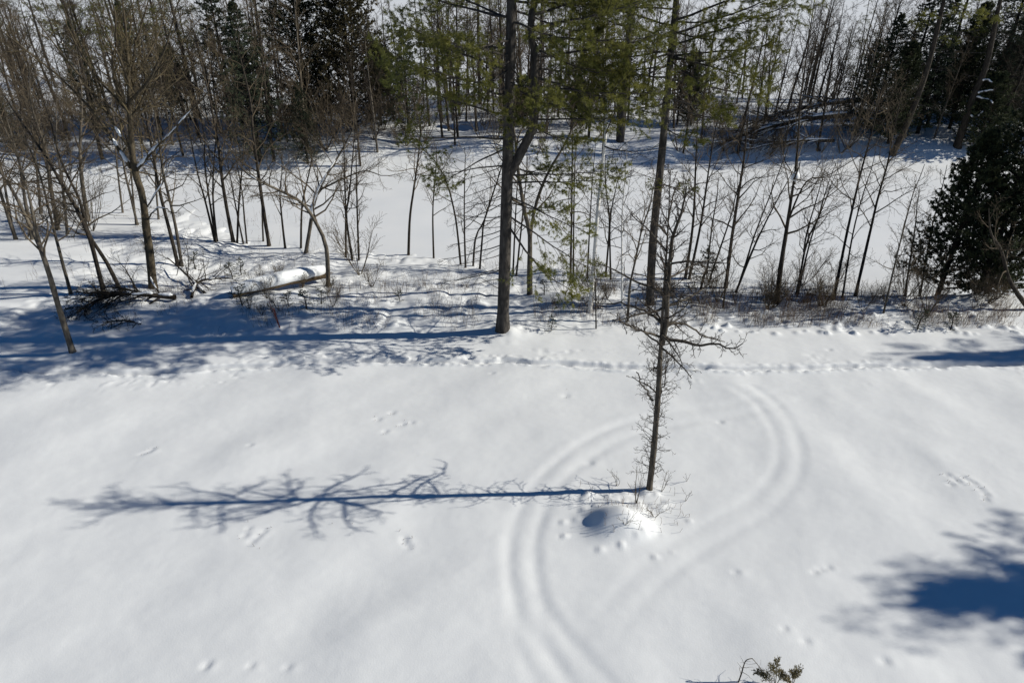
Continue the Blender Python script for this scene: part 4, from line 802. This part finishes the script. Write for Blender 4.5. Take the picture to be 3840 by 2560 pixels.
twig_plant('twig tuft on the snow before the mound', 2338, 1998, .35, 37, 3, 4, spread=1.0)
twig_plant('thin upright twig at the front of the mound', 2390, 2003, .35, 38, 2, 1, spread=.2)
# bent stem and juniper at the bottom edge
q = flat(2770, 2560); q[2] = gh(q[0], q[1]); root = thing('bent_stem', 'bare woody stem bent over in an angular arch beside the juniper', 'plant', q)
pts = [at(x, y, q[1]+.02*i)-q for i, (x, y) in enumerate([(2768, 2556), (2780, 2525), (2787, 2500), (2795, 2478), (2806, 2470), (2821, 2467)])]; pts[0][2] = -.1
P, R = spline(pts, [.017, .016, .014, .012, .010, .009], 16); mb = MB(); mb.tubes(P, R, 7); mb.build('stem', M['twig'], root)
pts = [at(x, y, q[1]+.02*i)-q for i, (x, y) in enumerate([(2821, 2467), (2838, 2486), (2855, 2507), (2880, 2518)])]
P2, R2 = spline(pts, [.009, .008, .006, .004], 10); mb = MB(); mb.tubes(P2, R2, 5); mb.build('hanging_tip', M['twig'], root)
rng = np.random.default_rng(3); mb = MB(); C, Rc = grow(rng, np.concatenate([P[:, ::1][:, :10], P2]), np.concatenate([R[:, :10], R2]), 7, .3, 1., .4, (.5, 1.3), 5, -.05, .25, .5, .0018, .3); mb.tubes(C, Rc, 3); mb.build('twigs', M['twig'], root)
def juniper(label, px, py, h, seed, tops):
    rng = np.random.default_rng(seed); q = flat(px, py); q[2] = gh(q[0], q[1]); root = thing('juniper_shrub', label, 'shrub', q)
    for (x, y, dy) in tops:
        e = at(x, y, q[1]+dy)-q; P, R = spline([(0, 0, -.1), e*.35+np.array([0, 0, .03]), e*.7+np.array([0, 0, .03]), e], [.012, .009, .006, .003], 12); mb = MB(); mb.tubes(P, R, 5); fr_ = mb.build('frond_stem', M['twig'], root)
        C, Rc = grow(rng, P, R, 22, .45, 1., .34, (.35, .75), 5, .06, .08, .6, .0022, .4, Labs=.2); lf = MB(); lf.tubes(C, Rc, 3)
        C2, R2 = grow(rng, C, Rc, 5, .15, 1., .42, (.3, .7), 3, .05, .1, .9, .0035, .3); lf.tubes(C2, R2*1.3, 3); a, d = pts_on(rng, C2, 3, .2, 1.); tufts(lf, rng, a, d, 3, .035, .004, .5, 0); lf.build('leaves', M['juniper'], fr_)
juniper('olive-brown juniper fronds poking through the snow beside the bent stem', 2905, 2585, .6, 5, [(2913, 2478, .02), (2895, 2500, -.1), (2840, 2518, .0), (2930, 2530, .1), (2868, 2530, -.05)])
juniper('smaller juniper tuft right of the taller fronds', 2965, 2590, .5, 6, [(2992, 2514, .02), (2975, 2530, .1), (2950, 2545, -.1)])

# ------------------------------------------------------------------ dry weeds of the bank: nobody could count them
rng = np.random.default_rng(77); X = []; Y = []; HH = []
def scatter(n, x0, x1, y0, y1, h0, h1, hold=.1, sc=.5):
    for _ in range(n):
        x = rng.uniform(x0, x1); y = rng.uniform(y0, y1)
        if vn(np.array([x*sc]), np.array([y*sc]), 3)[0] < hold: continue
        X.append(x); Y.append(y); HH.append(rng.uniform(h0, h1))
scatter(2200, -19, -1.5, 26.8, 33, .15, .75, .12, .8); scatter(1700, 1, 9, 27.4, 33, .15, .85, .05, .8); scatter(4200, 8.5, 24, 27.2, 30.4, .12, .85, .1, .9); scatter(800, 9, 26, 29.4, 33, .5, 1.3, -.2)
scatter(700, -26, -12, 31, 47, .3, .9, .1); scatter(500, -8, 3, 31, 39, .2, .6, .2); scatter(900, -50, 50, 60, 66, .4, 1.3, -.1, .2)
for _ in range(90): X.append(MOUND[0]+rng.normal(.9, .75)); Y.append(MOUND[1]+rng.normal(.55, .7)); HH.append(rng.uniform(.08, .35))
for (px, py, r) in DIMPLES[:17]+DIMPLES[30:41]:
    p = flat(px*1.63265, py*1.63265)
    for _ in range(2): X.append(p[0]+rng.normal(0, .15)); Y.append(p[1]+rng.normal(0, .15)); HH.append(rng.uniform(.04, .12))
n = len(X); B = np.array([[x, y, gh(x, y)-.03] for x, y in zip(X, Y)]); HH = np.array(HH)
d = np.stack([rng.normal(0, .22, n), rng.normal(0, .22, n), np.ones(n)], 1)*HH[:, None]; cv = np.stack([rng.normal(0, .12, n), rng.normal(0, .12, n), np.zeros(n)], 1)*HH[:, None]
P = np.stack([B, B+d*.5, B+d+cv], 1); R = np.stack([np.full(n, .0055), np.full(n, .0045), np.full(n, .003)], 1); mb = MB(); mb.tubes(P, R, 3)
C, Rc = grow(rng, P, R, 1, .35, .95, .4, (.4, .9), 3, .1, .1, .8, .003, .3); mb.tubes(C, Rc, 3)
o = mb.build('dry_weeds', M['weed']); stuff(o); tag(o, 'dry brown weed stalks poking through the snow along the bank', 'weeds')

# ------------------------------------------------------------------ conifers right of the view whose shadows reach the lawn
def shade_tree(label, X, Y, H, n, s0, seed):
    rng = np.random.default_rng(seed); root = thing('pine_tree', label, 'tree', (X, Y, gh(X, Y)))
    P, R = spline([(0, 0, -.2), (0, .1, H*.4), (0, 0, H*.75), (0, 0, H)], [.25, .2, .1, .03], 14); mb = MB(); rough_trunk(mb, P, R, 8, seed); mb.build('trunk', M['pinebark'], root)
    for i in range(n):
        z = H*(.35+.64*(i+.5)/n); q = (z/H-.35)/.65
        for j in range(2): bough(root, P, R, z, GA*i+j*3.0+rng.normal(0, .3), BR[int(rng.integers(0, 3))], s0*(1.1-.8*q)*rng.uniform(.7, 1.15), RAD(rng.uniform(-6, 14)))
shade_tree('tall pine on the lawn out to the right, throwing its shadow on the foreground', 9.6+1.77*15, 12.9, 15, 36, 1.1, 1)
copy_tree(c1, (11.0+1.77*14.0, 13.1, gh(36, 13.1)), .7, (.66, .66, .875), 'dense cedar out to the right of the lawn, shading the foreground corner')
copy_tree(c1, (12.8+1.77*12.5, 11.3, gh(35, 11.3)), 2.7, (.6, .6, .78), 'smaller cedar beside the pine that shades the foreground corner')
shade_tree('pine beyond the lawn out to the right, throwing its shadow across the path', 15.3+1.77*15, 25.9, 15, 26, .7, 2)
copy_tree(c1, (17.4+1.77*14.0, 25.5, gh(42, 25.5)), 1.7, (.34, .34, .875), 'slim cedar beyond the lawn out to the right, shading the path')
print('objects', len(bpy.data.objects), 'tris', sum(sum(len(p.vertices)-2 for p in []) or len(m.polygons)*2 for m in bpy.data.meshes))
